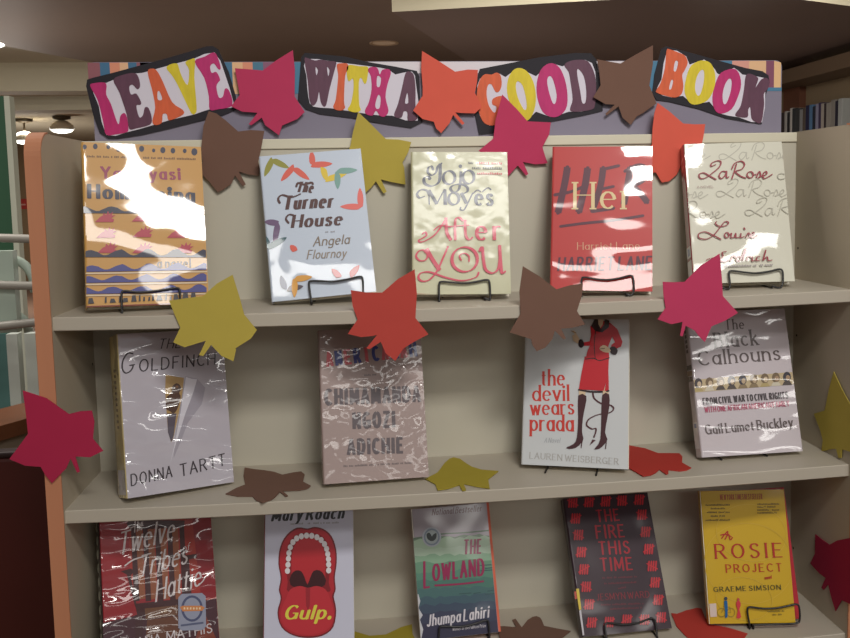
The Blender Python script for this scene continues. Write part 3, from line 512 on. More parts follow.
leaf('brown paper leaf lying on the middle shelf, left of the grey pink book', mix(((220, 450, 8.5), [(210, 160), (290, 172), (380, 180), (460, 192), (530, 216), (620, 198), (690, 190), (720, 215), (705, 275), (772, 312), (740, 335), (680, 347), (560, 352), (530, 350), (578, 395), (560, 402), (508, 362), (470, 405), (440, 430), (360, 455), (310, 437), (275, 400), (150, 402), (48, 382), (140, 330), (215, 300), (200, 230)])), LB, top(2, -.3), Zs, FLATG, .002)
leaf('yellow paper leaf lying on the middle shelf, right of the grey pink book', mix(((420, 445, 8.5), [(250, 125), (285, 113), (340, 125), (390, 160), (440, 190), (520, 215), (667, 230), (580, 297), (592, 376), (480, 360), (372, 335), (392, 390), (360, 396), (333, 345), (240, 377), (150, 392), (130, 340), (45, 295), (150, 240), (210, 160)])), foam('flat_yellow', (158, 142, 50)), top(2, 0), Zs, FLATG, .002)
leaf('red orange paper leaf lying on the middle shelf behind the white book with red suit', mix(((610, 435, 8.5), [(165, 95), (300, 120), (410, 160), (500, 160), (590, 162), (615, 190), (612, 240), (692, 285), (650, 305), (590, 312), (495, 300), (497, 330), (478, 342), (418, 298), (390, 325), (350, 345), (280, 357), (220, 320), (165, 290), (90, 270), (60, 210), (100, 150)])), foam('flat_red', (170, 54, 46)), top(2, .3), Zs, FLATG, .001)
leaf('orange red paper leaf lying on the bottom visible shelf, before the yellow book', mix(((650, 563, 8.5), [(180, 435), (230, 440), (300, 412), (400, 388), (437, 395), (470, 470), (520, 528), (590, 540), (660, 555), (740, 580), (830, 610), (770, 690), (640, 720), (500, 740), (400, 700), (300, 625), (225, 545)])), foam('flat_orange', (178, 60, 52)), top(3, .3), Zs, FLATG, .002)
leaf('brown paper leaf lying on the bottom visible shelf, left of the tally mark book', mix(((490, 563, 8.5), [(60, 550), (120, 545), (225, 552), (190, 490), (217, 480), (270, 552), (320, 490), (360, 465), (395, 458), (425, 470), (440, 490), (460, 540), (570, 565), (685, 590), (620, 640), (560, 700), (380, 690), (200, 720), (80, 640)])), LB, top(3, .15), Zs, FLATG, .002)
leaf('yellow paper leaf lying on the bottom visible shelf, right of the open mouth book', mix(((340, 588, 8.5), [(130, 380), (250, 412), (390, 400), (520, 340), (612, 318), (618, 400), (645, 460), (400, 520), (130, 500), (60, 440)])), foam('flat_yellow', (158, 142, 50)), top(3, -.15), Zs, FLATG, .002)
XS = W/2-.0016
leaf('olive yellow paper leaf stuck on the inner right side of the bookcase', mix(((770, 365, 6.375), [(410, 42), (455, 140), (500, 225), (545, 300), (600, 330), (585, 400), (560, 470), (530, 560), (490, 545), (462, 538), (458, 592), (440, 592), (425, 535), (400, 535), (330, 552), (340, 480), (325, 420), (283, 310), (352, 290), (380, 150)])), LY, (XS, 0, 0), Vector((1, 0, 0)), SIDG)
leaf('dark pink paper leaf stuck low on the inner right side of the bookcase', mix(((780, 528, 5.8), [(208, 36), (250, 70), (290, 97), (335, 72), (406, 58), (450, 50), (445, 160), (470, 260), (455, 400), (430, 450), (360, 418), (325, 482), (300, 400), (282, 325), (256, 358), (243, 346), (268, 290), (230, 262), (178, 205), (205, 150)])), foam('dark_pink', (150, 32, 62)), (XS, 0, 0), Vector((1, 0, 0)), SIDG)

# ------------------------------------------------------------------ books
def film_material(name, rough, coat, lam, slope, seed, ridged, stretch, crough=.035, twist=0, tilt=0):
    """printed jacket under a clear plastic film: print colour from the mesh, creased film as coat"""
    m = bpy.data.materials.new(name); m.use_nodes = True; nt = m.node_tree; b = nt.nodes['Principled BSDF']; L = nt.links.new
    at = nt.nodes.new('ShaderNodeAttribute'); at.attribute_name = 'print'; L(at.outputs['Color'], b.inputs['Base Color'])
    b.inputs['Roughness'].default_value = rough; b.inputs['Specular IOR Level'].default_value = .25
    b.inputs['Coat Weight'].default_value = coat; b.inputs['Coat Roughness'].default_value = crough; b.inputs['Coat IOR'].default_value = 1.7
    if slope:
        tc = nt.nodes.new('ShaderNodeTexCoord'); mp = nt.nodes.new('ShaderNodeMapping'); mp.inputs['Scale'].default_value = stretch; mp.inputs['Location'].default_value = (seed*1.7, seed*.9, seed*2.3)
        L(tc.outputs['Object'], mp.inputs[0]); h = None
        n1 = nt.nodes.new('ShaderNodeTexNoise'); n1.inputs['Scale'].default_value = 1/lam; n1.inputs['Detail'].default_value = 1.5 if ridged else .6; n1.inputs['Distortion'].default_value = .6 if ridged else .15
        L(mp.outputs[0], n1.inputs['Vector']); h = n1.outputs[0]
        if ridged:                                           # sharp creases where the noise crosses its middle
            s = nt.nodes.new('ShaderNodeMath'); s.operation = 'SUBTRACT'; s.inputs[1].default_value = .5; L(h, s.inputs[0])
            a = nt.nodes.new('ShaderNodeMath'); a.operation = 'ABSOLUTE'; L(s.outputs[0], a.inputs[0])
            p = nt.nodes.new('ShaderNodeMath'); p.operation = 'POWER'; p.inputs[1].default_value = .75; L(a.outputs[0], p.inputs[0]); h = p.outputs[0]
        bp = nt.nodes.new('ShaderNodeBump'); bp.inputs['Strength'].default_value = 1; bp.inputs['Distance'].default_value = 1
        def math_(op, a, b):
            n = nt.nodes.new('ShaderNodeMath'); n.operation = op
            for i, v in enumerate((a, b)):
                if isinstance(v, (int, float)): n.inputs[i].default_value = v
                else: L(v, n.inputs[i])
            return n.outputs[0]
        h = math_('MULTIPLY', h, lam*slope)
        if twist or tilt:                                    # a board that has warped: twisted, or bowed forward
            sx = nt.nodes.new('ShaderNodeSeparateXYZ'); L(tc.outputs['Object'], sx.inputs[0])
            tw = math_('MULTIPLY', math_('MULTIPLY', sx.outputs[0], -twist), math_('SUBTRACT', sx.outputs[2], .16))
            h = math_('ADD', h, math_('ADD', tw, math_('MULTIPLY', sx.outputs[2], tilt)))
        L(h, bp.inputs['Height'])
        L(bp.outputs[0], b.inputs['Coat Normal'])
    return m
BOOK = {
'homegoing': (1, -0.4788, 0.0514, 19.29, 15.00, -2.36, 0.1733, 0.2494, 0.0086), 'turner': (1, -0.2230, 0.0864, 0.67, 16.24, 3.92, 0.1619, 0.2358, 0.0125),
'afteryou': (1, -0.0081, 0.0811, -2.77, 14.92, -1.17, 0.1565, 0.2334, 0.0106), 'her': (1, 0.2134, 0.0679, -13.66, 15.51, -1.41, 0.1619, 0.2394, 0.0096),
'larose': (1, 0.4570, 0.0774, -7.74, 16.19, 0.46, 0.1653, 0.2394, 0.0110), 'goldfinch': (2, -0.4443, 0.0488, 28.83, 13.55, -3.08, 0.1626, 0.2421, 0.0080),
'chimamanda': (2, -0.1507, 0.0502, 5.70, 16.70, -0.92, 0.1646, 0.2390, 0.0080), 'devil': (2, 0.1646, 0.0587, -20.73, 17.31, 0.40, 0.1720, 0.2401, 0.0091),
'calhouns': (2, 0.4673, 0.0619, -0.43, 16.25, 0.50, 0.1741, 0.2399, 0.0084), 'hattie': (3, -0.4823, 0.0415, 24.52, 19.70, -3.79, 0.1718, 0.2468, 0.0087),
'gulp': (3, -0.2655, 0.0529, -1.41, 17.42, -0.77, 0.1426, 0.2244, 0.0080), 'lowland': (3, -0.0220, 0.0849, 1.37, 18.85, 1.41, 0.1292, 0.2084, 0.0085),
'fire': (3, 0.2510, 0.0515, 2.30, 30.16, -0.13, 0.1529, 0.2231, 0.0089), 'rosie': (3, 0.4625, 0.0463, -9.61, 16.04, 1.00, 0.1421, 0.2151, 0.0078)}
def clip(poly, x0, x1, y0, y1):
    for ax, lim, sg in ((0, x0, 1), (0, x1, -1), (1, y0, 1), (1, y1, -1)):
        out = []
        for i in range(len(poly)):
            a, b = poly[i-1], poly[i]; da, db = sg*(a[ax]-lim), sg*(b[ax]-lim)
            if (da < 0) != (db < 0): t = da/(da-db); out.append((a[0]+(b[0]-a[0])*t, a[1]+(b[1]-a[1])*t))
            if db >= 0: out.append(b)
        poly = out
        if len(poly) < 3: return []
    return poly
class Book:
    def __init__(s, key, label, t, base, spine=None, back=None, k=1.0, hard=True, **film):
        shelf, x, y, yaw, lean, roll, s.w, s.h, lift = BOOK[key]; s.t = t; s.k = k; s.hard = hard
        yaw, lean, roll = [math.radians(a) for a in (yaw, lean, roll)]
        r = Vector((math.cos(yaw), math.sin(yaw), 0)); b = Vector((-math.sin(yaw), math.cos(yaw), 0)); up = Vector((0, 0, math.cos(lean)))+b*math.sin(lean)
        s.R = r*math.cos(roll)+up*math.sin(roll); s.U = up*math.cos(roll)-r*math.sin(roll); s.B = s.R.cross(s.U)*-1
        if s.B.y < 0: s.B = -s.B
        s.O = Vector((x, y, SH[shelf]+sag(x)+lift)); s.shelf = shelf
        s.M = Matrix(((s.R.x, s.B.x, s.U.x, s.O.x), (s.R.y, s.B.y, s.U.y, s.O.y), (s.R.z, s.B.z, s.U.z, s.O.z), (0, 0, 0, 1)))
        s.root = empty('hardcover_book' if hard else 'paperback_book', mat=s.M); tag(s.root, label, 'book', {1: 'books on the top shelf', 2: 'books on the middle shelf', 3: 'books on the lowest shelf in view'}[shelf])
        s.base = lin(base, k); s.spine = lin(spine or base, k); s.back = lin(back or spine or base, k)
        s.P = []; s.SP = []; s.layer = 0; s.mat = film_material('jacket_'+base_name(base)+'_'+str(len(bpy.data.materials)), **film); s.key = key
    def uv(s, px):
        out = []
        for u, v in px: d = hit(u, v, s.O, s.B)-s.O; out.append((d.dot(s.R), d.dot(s.U)))
        return out
    def put(s, polys, col):
        s.layer += 1
        for p in polys:
            q = clip(p, -s.w/2+.0004, s.w/2-.0004, .0004, s.h-.0004)
            if q: s.P.append((q, s.layer, lin(col, s.k)))
    def poly(s, k, pts, col, sm=0):
        px = K(*k)(smooth(pts, sm, True) if sm else pts); s.put(tris(s.uv(px)), col)
    def line(s, k, pts, wpx, col, sm=5, contrast=None):
        q = s.uv(K(*k)(smooth(pts, sm) if sm else pts)); c = s.lpp(k, pts[0])
        hw = (lambda dx, dy: .5*c*(contrast+(wpx-contrast)*abs(dx*.35-dy*.94))) if contrast else .5*c*wpx
        s.put(ribbon(q, hw)+([ell(q[0], .5*c*(contrast or wpx), n=8), ell(q[-1], .5*c*(contrast or wpx), n=8)]), col)
    def lpp(s, k, p):                                        # metres per crop pixel on the cover near p
        a, b = s.uv(K(*k)([p, (p[0], p[1]-10)])); return math.hypot(a[0]-b[0], a[1]-b[1])/10
    def text(s, k, txt, p0, p1, cap, col, thick=1.3, thin=None, slant=0, serif=0, gap=1.5):
        a, b = s.uv(K(*k)([p0, p1])); L = math.hypot(b[0]-a[0], b[1]-a[1]); sy = s.lpp(k, p0)*cap/10; q, adv = letters(txt, thick, thin, slant, serif, gap, L/sy)
        ex = ((b[0]-a[0])/L, (b[1]-a[1])/L); sx = sy
        s.put([[(a[0]+ex[0]*u*sx-ex[1]*v*sy, a[1]+ex[1]*u*sx+ex[0]*v*sy) for u, v in p] for p in q], col)
    def dashes(s, k, p0, p1, cap, col, seed=1, dens=.8):     # a line of print too small to read
        rnd = random.Random(seed); n = max(6, int((p1[0]-p0[0])/(cap*.75))); c = []
        for i in range(n):
            if rnd.random() > dens: continue
            t0, t1 = i/n, (i+.72)/n; hh = cap*rnd.uniform(.6, 1)
            A = lambda t, d: (p0[0]+(p1[0]-p0[0])*t, p0[1]+(p1[1]-p0[1])*t-d)
            c.append(s.uv(K(*k)([A(t0, 0), A(t1, 0), A(t1, hh), A(t0, hh)])))
        s.put(c, col)
    def spine_poly(s, pts, col):                             # pts = (depth fraction of the spine, height fraction)
        s.SP.append(([(max(.0006, min(s.t-.0006, a*s.t)), b*s.h) for a, b in pts], lin(col, s.k)))
    def sticker(s, name, k, pts, col, arts=(), label=None, sm=0):
        q = s.uv(K(*k)(smooth(pts, sm, True) if sm else pts)); ms = [mat('sticker_%d_%d_%d' % tuple(col), col, .4, s.k)]; m = MB(); z = -.0016
        q = [(max(-s.w/2+.0003, min(s.w/2-.0003, a)), max(.0006, b)) for a, b in q]
        for t in tris([q]): m.add([(a, z, b) for a, b in t], [(0, 1, 2)], 0)
        n = len(q); m.add([(a, z, b) for a, b in q]+[(a, 0, b) for a, b in q], [(i, (i+1) % n, n+(i+1) % n, n+i) for i in range(n)], 0)
        for j, (polys, c) in enumerate(arts):
            ms.append(mat('sticker_%d_%d_%d' % tuple(c), c, .4, s.k))
            for p in polys:
                for t in tris(s.uv(K(*k)(p))): m.add([(a, z-.0002*(j+1), b) for a, b in t], [(0, 1, 2)], j+1)
        o = m.build(name, ms, s.root)
        if label: o['label'] = label
    def finish(s, pages=(214, 204, 178), page_inset=.0035, page_w=0, back_shift=0):
        w, h, t = s.w, s.h, s.t; hw = w/2; rr = min(.0035, t*.25); bd = .0022 if s.hard else .0006
        outer = [(hw, 0)]+[(-hw+rr-rr*math.sin(a), rr-rr*math.cos(a)) for a in [k*math.pi/10 for k in range(6)]]+[(-hw+rr-rr*math.cos(a), t-rr+rr*math.sin(a)) for a in [k*math.pi/10 for k in range(6)]]+[(hw, t)]
        inner = [(hw, bd), (-hw+bd, bd), (-hw+bd, t-bd), (hw, t-bd)]
        V = []; Fc = []; C = []; S = []
        def face(vs, c, sm_=False): o = len(V); V.extend(vs); Fc.append(tuple(range(o, o+len(vs)))); C.append(c); S.append(sm_)
        no = len(outer)
        for i in range(no-1):
            a, b = outer[i], outer[i+1]; c = s.base if i == 0 else s.back if i == no-2 else s.base if i < 3 else s.spine
            face([(a[0], a[1], h), (b[0], b[1], h), (b[0], b[1], 0), (a[0], a[1], 0)], c)
        for i in range(3):
            a, b = inner[i], inner[i+1]; face([(a[0], a[1], 0), (b[0], b[1], 0), (b[0], b[1], h), (a[0], a[1], h)], lin((225, 220, 205), 1))
        ring = outer+inner[::-1]
        for z in (0, h):
            for q in tris([ring]): face([(a, b, z) for a, b in q], s.base)
        for a, b in ((outer[0], inner[0]), (outer[-1], inner[-1])): face([(a[0], a[1], 0), (b[0], b[1], 0), (b[0], b[1], h), (a[0], a[1], h)], s.base)
        for j, (q, l, c) in enumerate(s.P):
            if sum(q[i-1][0]*q[i][1]-q[i][0]*q[i-1][1] for i in range(len(q))) < 0: q = q[::-1]
            face([(a, -.00012-.0000022*j, b) for a, b in q], c)
        for j, (q, c) in enumerate(s.SP): face([(-hw-.00012-.00002*j, a, b) for a, b in q], c)
        me = bpy.data.meshes.new('cover'); me.from_pydata(V, [], Fc); at = me.color_attributes.new('print', 'FLOAT_COLOR', 'CORNER')
        for p in me.polygons:
            for li in p.loop_indices: at.data[li].color = (*C[p.index], 1)
        o = link('cover', me, [s.mat], s.root)
        pi = page_inset if s.hard else .0004
        m = MB(); m.box((-hw+bd+.0004, bd+.0001, pi), (hw-(pi if not page_w else -page_w), t-bd-.0001, h-pi))
        m.build('page_block', mat('pages_%d_%d_%d' % pages, pages, .75, s.k, noise=.16, nscale=900, stretch=(.02, 1, .02)), s.root)
        return s
def base_name(c): return '%d_%d_%d' % c
SMOOTH = dict(rough=.4, coat=1, lam=.11, slope=.06, seed=3, ridged=False, stretch=(1, 1, 1))
def film(**k): d = dict(SMOOTH); d.update(k); return d
CREASE = dict(rough=.4, coat=.9, lam=.05, slope=.6, seed=5, ridged=False, stretch=(1, 1, 1.8), crough=.06)
def crease(**k): d = dict(CREASE); d.update(k); return d
PLAIN = dict(rough=.38, coat=.5, lam=.12, slope=.12, seed=2, ridged=False, stretch=(1, 1, 1), crough=.12)
def plain(**k): d = dict(PLAIN); d.update(k); return d

# ---- ochre book with waves and flames
a, b = (60, 130, 4.25), (60, 200, 4.25)
B = Book('homegoing', 'ochre yellow hardcover with blue waves and red flames, leftmost on the top shelf', .028, (206, 154, 80), (206, 160, 84), **film(seed=3, slope=.06, coat=.8, twist=.45))
NAVY, FLAME, WAVE = (52, 50, 72), (188, 66, 84), (70, 70, 138)
for x, y, r in [(105, 72, 9), (150, 70, 10), (205, 72, 8), (250, 78, 13), (302, 77, 9), (347, 80, 11), (398, 87, 7), (437, 86, 11), (480, 88, 10), (530, 89, 8), (571, 93, 13)]: B.poly(a, ell((x, y), r, r*1.2, n=12), NAVY)
B.dashes(a, (115, 116), (578, 128), 9, (120, 84, 46), 3, .85)
B.text(a, 'Yaa Gyasi', (172, 205), (515, 210), 48, (158, 62, 92), 2.5, .7, serif=1.1)
B.text(a, 'Homegoing', (115, 288), (575, 303), 56, NAVY, 3.0, .7, serif=1.2)
def waves(k, x0, x1, ytop, amp, ybot, col, n=5, sl=0, ph=0):
    pts = [(x0+(x1-x0)*i/40, ytop+sl*i/40-amp*(.5+.5*math.sin(ph+2*math.pi*n*i/40))*(1 if (i//4) % 2 else .8)) for i in range(41)]
    B.poly(k, pts+[(x1, ybot+sl), (x0, ybot)], col)
waves(a, 88, 612, 345, 26, 354, NAVY, 4.4, 4, 1)
for x, y in [(192, 374), (348, 372), (492, 374), (198, 441), (352, 438), (498, 441), (203, 505), (350, 506), (524, 506)]:
    B.poly(a, [(x-44, y+18), (x-22, y-4), (x-10, y-10), (x-8, y-22), (x+4, y-12), (x+12, y-30), (x+18, y-14), (x+34, y-26), (x+28, y-10), (x+44, y-12), (x+26, y+2), (x+38, y+6), (x+34, y+18)], FLAME)
waves(a, 108, 620, 533, 28, 541, NAVY, 4.2, 1, .5)
B.text(a, 'a novel', (413, 584), (558, 582), 34, (84, 70, 66), 1.9, .8, serif=.8)
for i, (y, yb_) in enumerate([(298, 306), (343, 353), (390, 400)]):
    waves(b, 112, 622, y, 24, yb_, WAVE, 4.2, -8, .4+i*.8); B.line(b, [(112, yb_+7), (622, yb_-1)], 7, (226, 200, 164), 0)
random.seed(9); x = 118
while x < 610:
    ww = random.choice([10, 16, 26, 30]); hh = random.uniform(16, 30); y0 = 442-(x-118)*.045
    if random.random() < .82: B.poly(b, [(x, y0), (x+ww*.9, y0-2), (x+ww*random.uniform(.6, .9), y0-hh), (x+ww*.15, y0-hh*.95)], (54, 48, 56))
    x += ww+random.uniform(5, 12)
B.poly(b, [(95, 452), (640, 434), (640, 480), (95, 480)], (120, 34, 38))
for z in (.12, .3, .42, .58, .8): B.spine_poly([(.2, z), (.8, z), (.8, z+.05), (.2, z+.06)], NAVY)
B.finish()

# ---- pale blue book with boomerang shapes
c, d = (230, 130, 4.25), (230, 180, 4.25)
B = Book('turner', 'pale blue white hardcover with coloured boomerang shapes, second on the top shelf', .024, (198, 208, 224), **film(seed=8, lam=.10, slope=.045, coat=.7))
def leafy(k, p, q, wd, col):
    (x0, y0), (x1, y1) = p, q; L = math.hypot(x1-x0, y1-y0); nx, ny = -(y1-y0)/L, (x1-x0)/L
    B.poly(k, [(x0+(x1-x0)*t+nx*wd*s_*math.sin(math.pi*min(1, .12+t*.88))**.7, y0+(y1-y0)*t+ny*wd*s_*math.sin(math.pi*min(1, .12+t*.88))**.7) for s_, ts in ((1, [0, .2, .4, .6, .8, 1]), (-1, [.8, .6, .4, .2])) for t in ts], col, 2)
OLV, CRL, YEL, TEA, PUR, DTE = (150, 146, 62), (222, 98, 82), (226, 196, 58), (122, 164, 156), (112, 88, 122), (66, 98, 106)
for p, q, col in [((182, 118), (146, 198), OLV), ((172, 124), (252, 162), OLV), ((275, 150), (216, 218), CRL), ((265, 158), (338, 212), CRL), ((352, 154), (346, 88), CRL), ((342, 150), (436, 143), CRL), ((392, 155), (412, 218), YEL), ((402, 214), (498, 184), YEL), ((456, 176), (458, 252), TEA), ((448, 176), (542, 170), TEA), ((556, 328), (552, 246), (230, 108, 100)), ((566, 326), (468, 326), (230, 108, 100)),
                 ((208, 396), (146, 390), PUR), ((205, 386), (188, 490), PUR), ((166, 508), (146, 446), DTE), ((160, 502), (242, 456), DTE), ((282, 516), (256, 490), CRL)]: leafy(c, p, q, 13, col)
TB = (84, 50, 48)
B.text(c, 'The', (280, 262), (352, 266), 42, TB, 2.6, .7, .22, 0, 1.0)
B.line(c, [(282, 240), (290, 226), (315, 232), (345, 224), (352, 230)], 9, TB)
B.text(c, 'Turner', (222, 338), (440, 328), 56, TB, 2.7, .7, .22, 0, 1.0)
B.line(c, [(212, 312), (205, 292), (222, 277), (262, 286), (300, 272)], 10, TB, 6, 5)
B.text(c, 'House', (258, 415), (478, 402), 52, TB, 2.7, .7, .22, 0, 1.0)
B.line(c, [(250, 396), (238, 378), (252, 360), (278, 366)], 9, TB, 6, 5)
B.dashes(c, (405, 436), (460, 434), 6, (150, 145, 150), 4)
B.text(c, 'Angela', (352, 494), (508, 482), 38, (134, 118, 104), 1.4, .7, .25, 0, 1.1)
B.text(c, 'Flournoy', (326, 548), (494, 540), 36, (150, 136, 124), 1.4, .7, .25, 0, 1.1)
for p, q, col in [((470, 416), (432, 378), (190, 80, 86)), ((508, 412), (550, 362), (190, 80, 86)), ((235, 468), (216, 406), (70, 78, 110)), ((240, 466), (312, 452), (90, 80, 90)), ((268, 424), (350, 412), (222, 160, 70)), ((276, 420), (274, 500), (222, 160, 70))]: leafy(d, p, q, 13, col)
B.finish()

# ---- pale green book with swash lettering
e, f = (370, 140, 4.25), (370, 190, 4.25)
B = Book('afteryou', 'pale cream green hardcover with navy swash lettering above pink script, third on the top shelf', .028, (202, 200, 168), (196, 192, 156), **film(seed=12, lam=.022, slope=.042, crough=.12, coat=.8, tilt=.035))
NV, PK = (62, 66, 88), (214, 76, 100)
def sw(k, pts, wd=11, col=NV, th=4): B.line(k, pts, wd, col, 6, th)
sw(e, [(268, 128), (262, 112), (248, 118), (246, 138), (262, 150), (280, 138), (288, 112), (306, 98)]); sw(e, [(298, 102), (298, 150), (290, 182), (262, 196), (234, 186), (230, 164), (246, 156), (256, 168)], 14)
B.poly(e, [(292, 100), (304, 100), (303, 170), (290, 184)], NV)
sw(e, ell((336, 160), 25, 28, n=16)+[(361, 160)], 13); sw(e, [(386, 134), (384, 180), (376, 212), (354, 222), (342, 206), (356, 192), (388, 188), (412, 200), (414, 218), (398, 228)], 12); B.poly(e, ell((384, 112), 8, n=10), NV)
sw(e, ell((418, 158), 24, 28, n=16)+[(442, 158)], 13)
sw(e, [(232, 240), (210, 246), (200, 230), (216, 212), (242, 216), (252, 236)]); sw(e, [(250, 218), (252, 274)], 6); sw(e, [(250, 214), (284, 272)], 14); sw(e, [(284, 272), (316, 210)], 6); B.poly(e, [(312, 210), (324, 210), (328, 276), (312, 276)], NV)
sw(e, ell((356, 250), 22, 25, n=16)+[(378, 250)], 13); B.text(e, 'es', (442, 276), (526, 278), 72, NV, 1.9, .6, 0, 0, 1.4)
sw(e, [(388, 226), (410, 270)], 14); sw(e, [(436, 226), (410, 280), (398, 298), (384, 296), (386, 286)], 7); sw(e, [(478, 220), (500, 204), (514, 212)], 6); sw(e, [(438, 228), (455, 214), (470, 220)], 6)
B.dashes(e, (418, 102), (444, 102), 9, (96, 100, 96), 1); B.dashes(e, (447, 103), (562, 105), 10, (206, 92, 92), 2, .95)
B.dashes(e, (434, 124), (562, 126), 10, (104, 108, 100), 3, .95); B.dashes(e, (455, 147), (562, 149), 10, (206, 92, 92), 4, .95)
sw(f, [(222, 188), (234, 180), (240, 192), (226, 204), (208, 214), (214, 222), (240, 214), (280, 186), (322, 124)], 10, PK)
sw(f, [(322, 118), (326, 180), (344, 214)], 14, PK); sw(f, [(270, 172), (300, 152), (344, 158)], 7, PK); sw(f, [(396, 132), (376, 118), (362, 134), (362, 214)], 12, PK); sw(f, [(342, 156), (420, 150)], 7, PK); sw(f, [(404, 128), (406, 190), (420, 212), (436, 202)], 12, PK)
B.text(f, 'er', (446, 212), (560, 212), 88, PK, 1.7, .6, 0, 0, 2.6)
sw(f, [(238, 268), (226, 256), (206, 262), (196, 282), (210, 300), (232, 300), (244, 284), (240, 258)], 9, PK); sw(f, [(240, 250), (262, 290), (296, 342)], 17, PK); sw(f, [(332, 240), (310, 290), (284, 346), (252, 382), (222, 388), (206, 374), (216, 354), (256, 350), (320, 372), (390, 386), (448, 372), (462, 350)], 10, PK)
sw(f, ell((402, 296), 54, 52, n=22)+[(456, 296)], 14, PK); sw(f, [(388, 300), (380, 280), (400, 270), (420, 282), (420, 306)], 7, PK)
sw(f, [(464, 262), (476, 244), (482, 300), (492, 340), (520, 354), (544, 336), (552, 290)], 13, PK); sw(f, [(550, 236), (554, 300), (560, 352), (576, 346)], 14, PK)
B.poly(f, [(186, 441), (270, 443), (270, 470), (186, 468)], (150, 30, 40))
B.spine_poly([(.2, .1), (.8, .1), (.8, .17), (.2, .17)], (220, 220, 222))
B.finish()

# ---- red book with brushed capitals
g, h_ = (510, 130, 4.25), (510, 180, 4.25)
B = Book('her', 'red hardcover with dark brushed capitals and cream title, fourth on the top shelf', .028, (192, 60, 58), (184, 54, 54), **film(seed=21, lam=.09, slope=.05, stretch=(.6, 1, 1.3)))
BR = (92, 46, 62)
def br(k, pts, wd): B.line(k, pts, wd, BR, 5, wd*.55)
br(g, [(244, 158), (232, 230), (204, 352)], 30); br(g, [(330, 162), (318, 240), (292, 350)], 30); br(g, [(190, 276), (260, 262), (330, 232)], 22)
br(g, [(396, 160), (384, 240), (350, 344)], 28); br(g, [(392, 168), (462, 152)], 22); br(g, [(375, 254), (440, 240)], 20); br(g, [(348, 346), (440, 332)], 24)
br(g, [(512, 158), (500, 230), (484, 316)], 28); br(g, [(488, 176), (540, 150), (578, 164), (574, 206), (536, 234), (502, 242)], 22); br(g, [(520, 238), (556, 272), (584, 308)], 26)
br(g, [(214, 410), (320, 396), (440, 384), (566, 364)], 18)
B.text(g, 'Her', (268, 333), (524, 333), 108, (226, 202, 152), 1.35, .38, 0, 1.3, 2.0)
B.text(h_, 'Harriet Lane', (285, 296), (552, 294), 30, (214, 160, 130), 1.3, .5, 0, .6, 1.6)
B.text(h_, 'HARRIET LANE', (200, 385), (602, 380), 54, BR, 1.7, 1.2, .12, 0, 1.7)
B.spine_poly([(.15, .03), (.85, .03), (.85, .18), (.15, .18)], (214, 200, 196))
B.finish()

# ---- white book with red handwriting
i_, j = (650, 130, 4.25), (650, 180, 4.25)
B = Book('larose', 'white hardcover with red handwriting and a red spine, rightmost on the top shelf', .030, (214, 211, 194), (140, 30, 46), (214, 211, 194), **film(seed=33, lam=.11, slope=.04))
SCR = [[(278, 148), (258, 156), (262, 142), (286, 132), (300, 138), (292, 160), (262, 186), (232, 206), (212, 206), (208, 190), (228, 184), (254, 198), (280, 212)], [(320, 178), (304, 178), (292, 196), (302, 208), (318, 194), (324, 176), (324, 204), (334, 200)],
       [(366, 146), (356, 180), (346, 210)], [(346, 168), (358, 144), (386, 134), (400, 148), (388, 168), (362, 178), (384, 198), (406, 206)], ell((424, 192), 13, 13, n=12)+[(437, 192), (450, 190)], [(450, 204), (462, 178), (468, 196), (456, 206), (478, 196)], [(478, 198), (494, 188), (490, 178), (478, 190), (484, 208), (518, 190)]]
GS, RS = (186, 182, 168), (150, 42, 58)
for dx, dy in ((-262, -80), (86, -82), (-272, 84), (74, 76), (-200, 168), (196, 156), (334, 2)):
    for st in SCR: B.line(i_, [(x+dx, y+dy*1) for x, y in st], 3.4, GS, 5)
for st in SCR: B.line(i_, st, 6.5, RS, 6, 3.2)
B.text(i_, 'A NOVEL', (198, 249), (270, 247), 9, (150, 110, 110), 1.2)
for st in [[(282, 178), (276, 186), (292, 198), (318, 196), (332, 184), (318, 178), (298, 200), (272, 232), (240, 252), (208, 248), (206, 230), (232, 222), (262, 234), (300, 254)], ell((324, 236), 9, 11, n=10)+[(334, 236), (344, 228), (342, 246), (356, 244), (362, 228), (364, 246), (380, 244)], [(384, 228), (384, 246), (398, 242)], [(396, 204), (402, 212)], [(404, 246), (416, 226), (422, 242), (412, 248)], [(426, 240), (440, 232), (436, 224), (426, 234), (432, 248), (452, 238)],
           [(322, 306), (304, 310), (308, 324), (296, 340), (312, 350), (338, 340)], [(238, 340), (270, 332), (300, 336)], [(340, 346), (350, 324), (362, 332)], [(386, 330), (372, 328), (366, 342), (380, 344), (404, 292), (392, 344)], [(408, 344), (416, 326), (428, 330)], [(432, 328), (432, 346), (444, 342)], [(464, 328), (452, 330), (450, 344), (466, 342)], [(476, 344), (490, 298), (480, 340), (494, 328), (500, 344), (516, 342)]]:
    B.line(j, st, 6, RS, 6, 3)
B.dashes(j, (318, 372), (520, 366), 9, (160, 150, 150), 6, .9)
for z in (.9, .84, .78): B.spine_poly([(.25, z), (.8, z-.03), (.78, z-.008), (.45, z+.012), (.3, z+.02)], (196, 150, 150))
B.spine_poly([(.04, .05), (.96, .05), (.96, .17), (.04, .17)], (206, 206, 210)); B.spine_poly([(.04, .19), (.96, .19), (.96, .27), (.04, .27)], (206, 206, 214)); B.spine_poly([(.3, .205), (.7, .205), (.7, .255), (.3, .255)], (110, 130, 190))
B.finish()

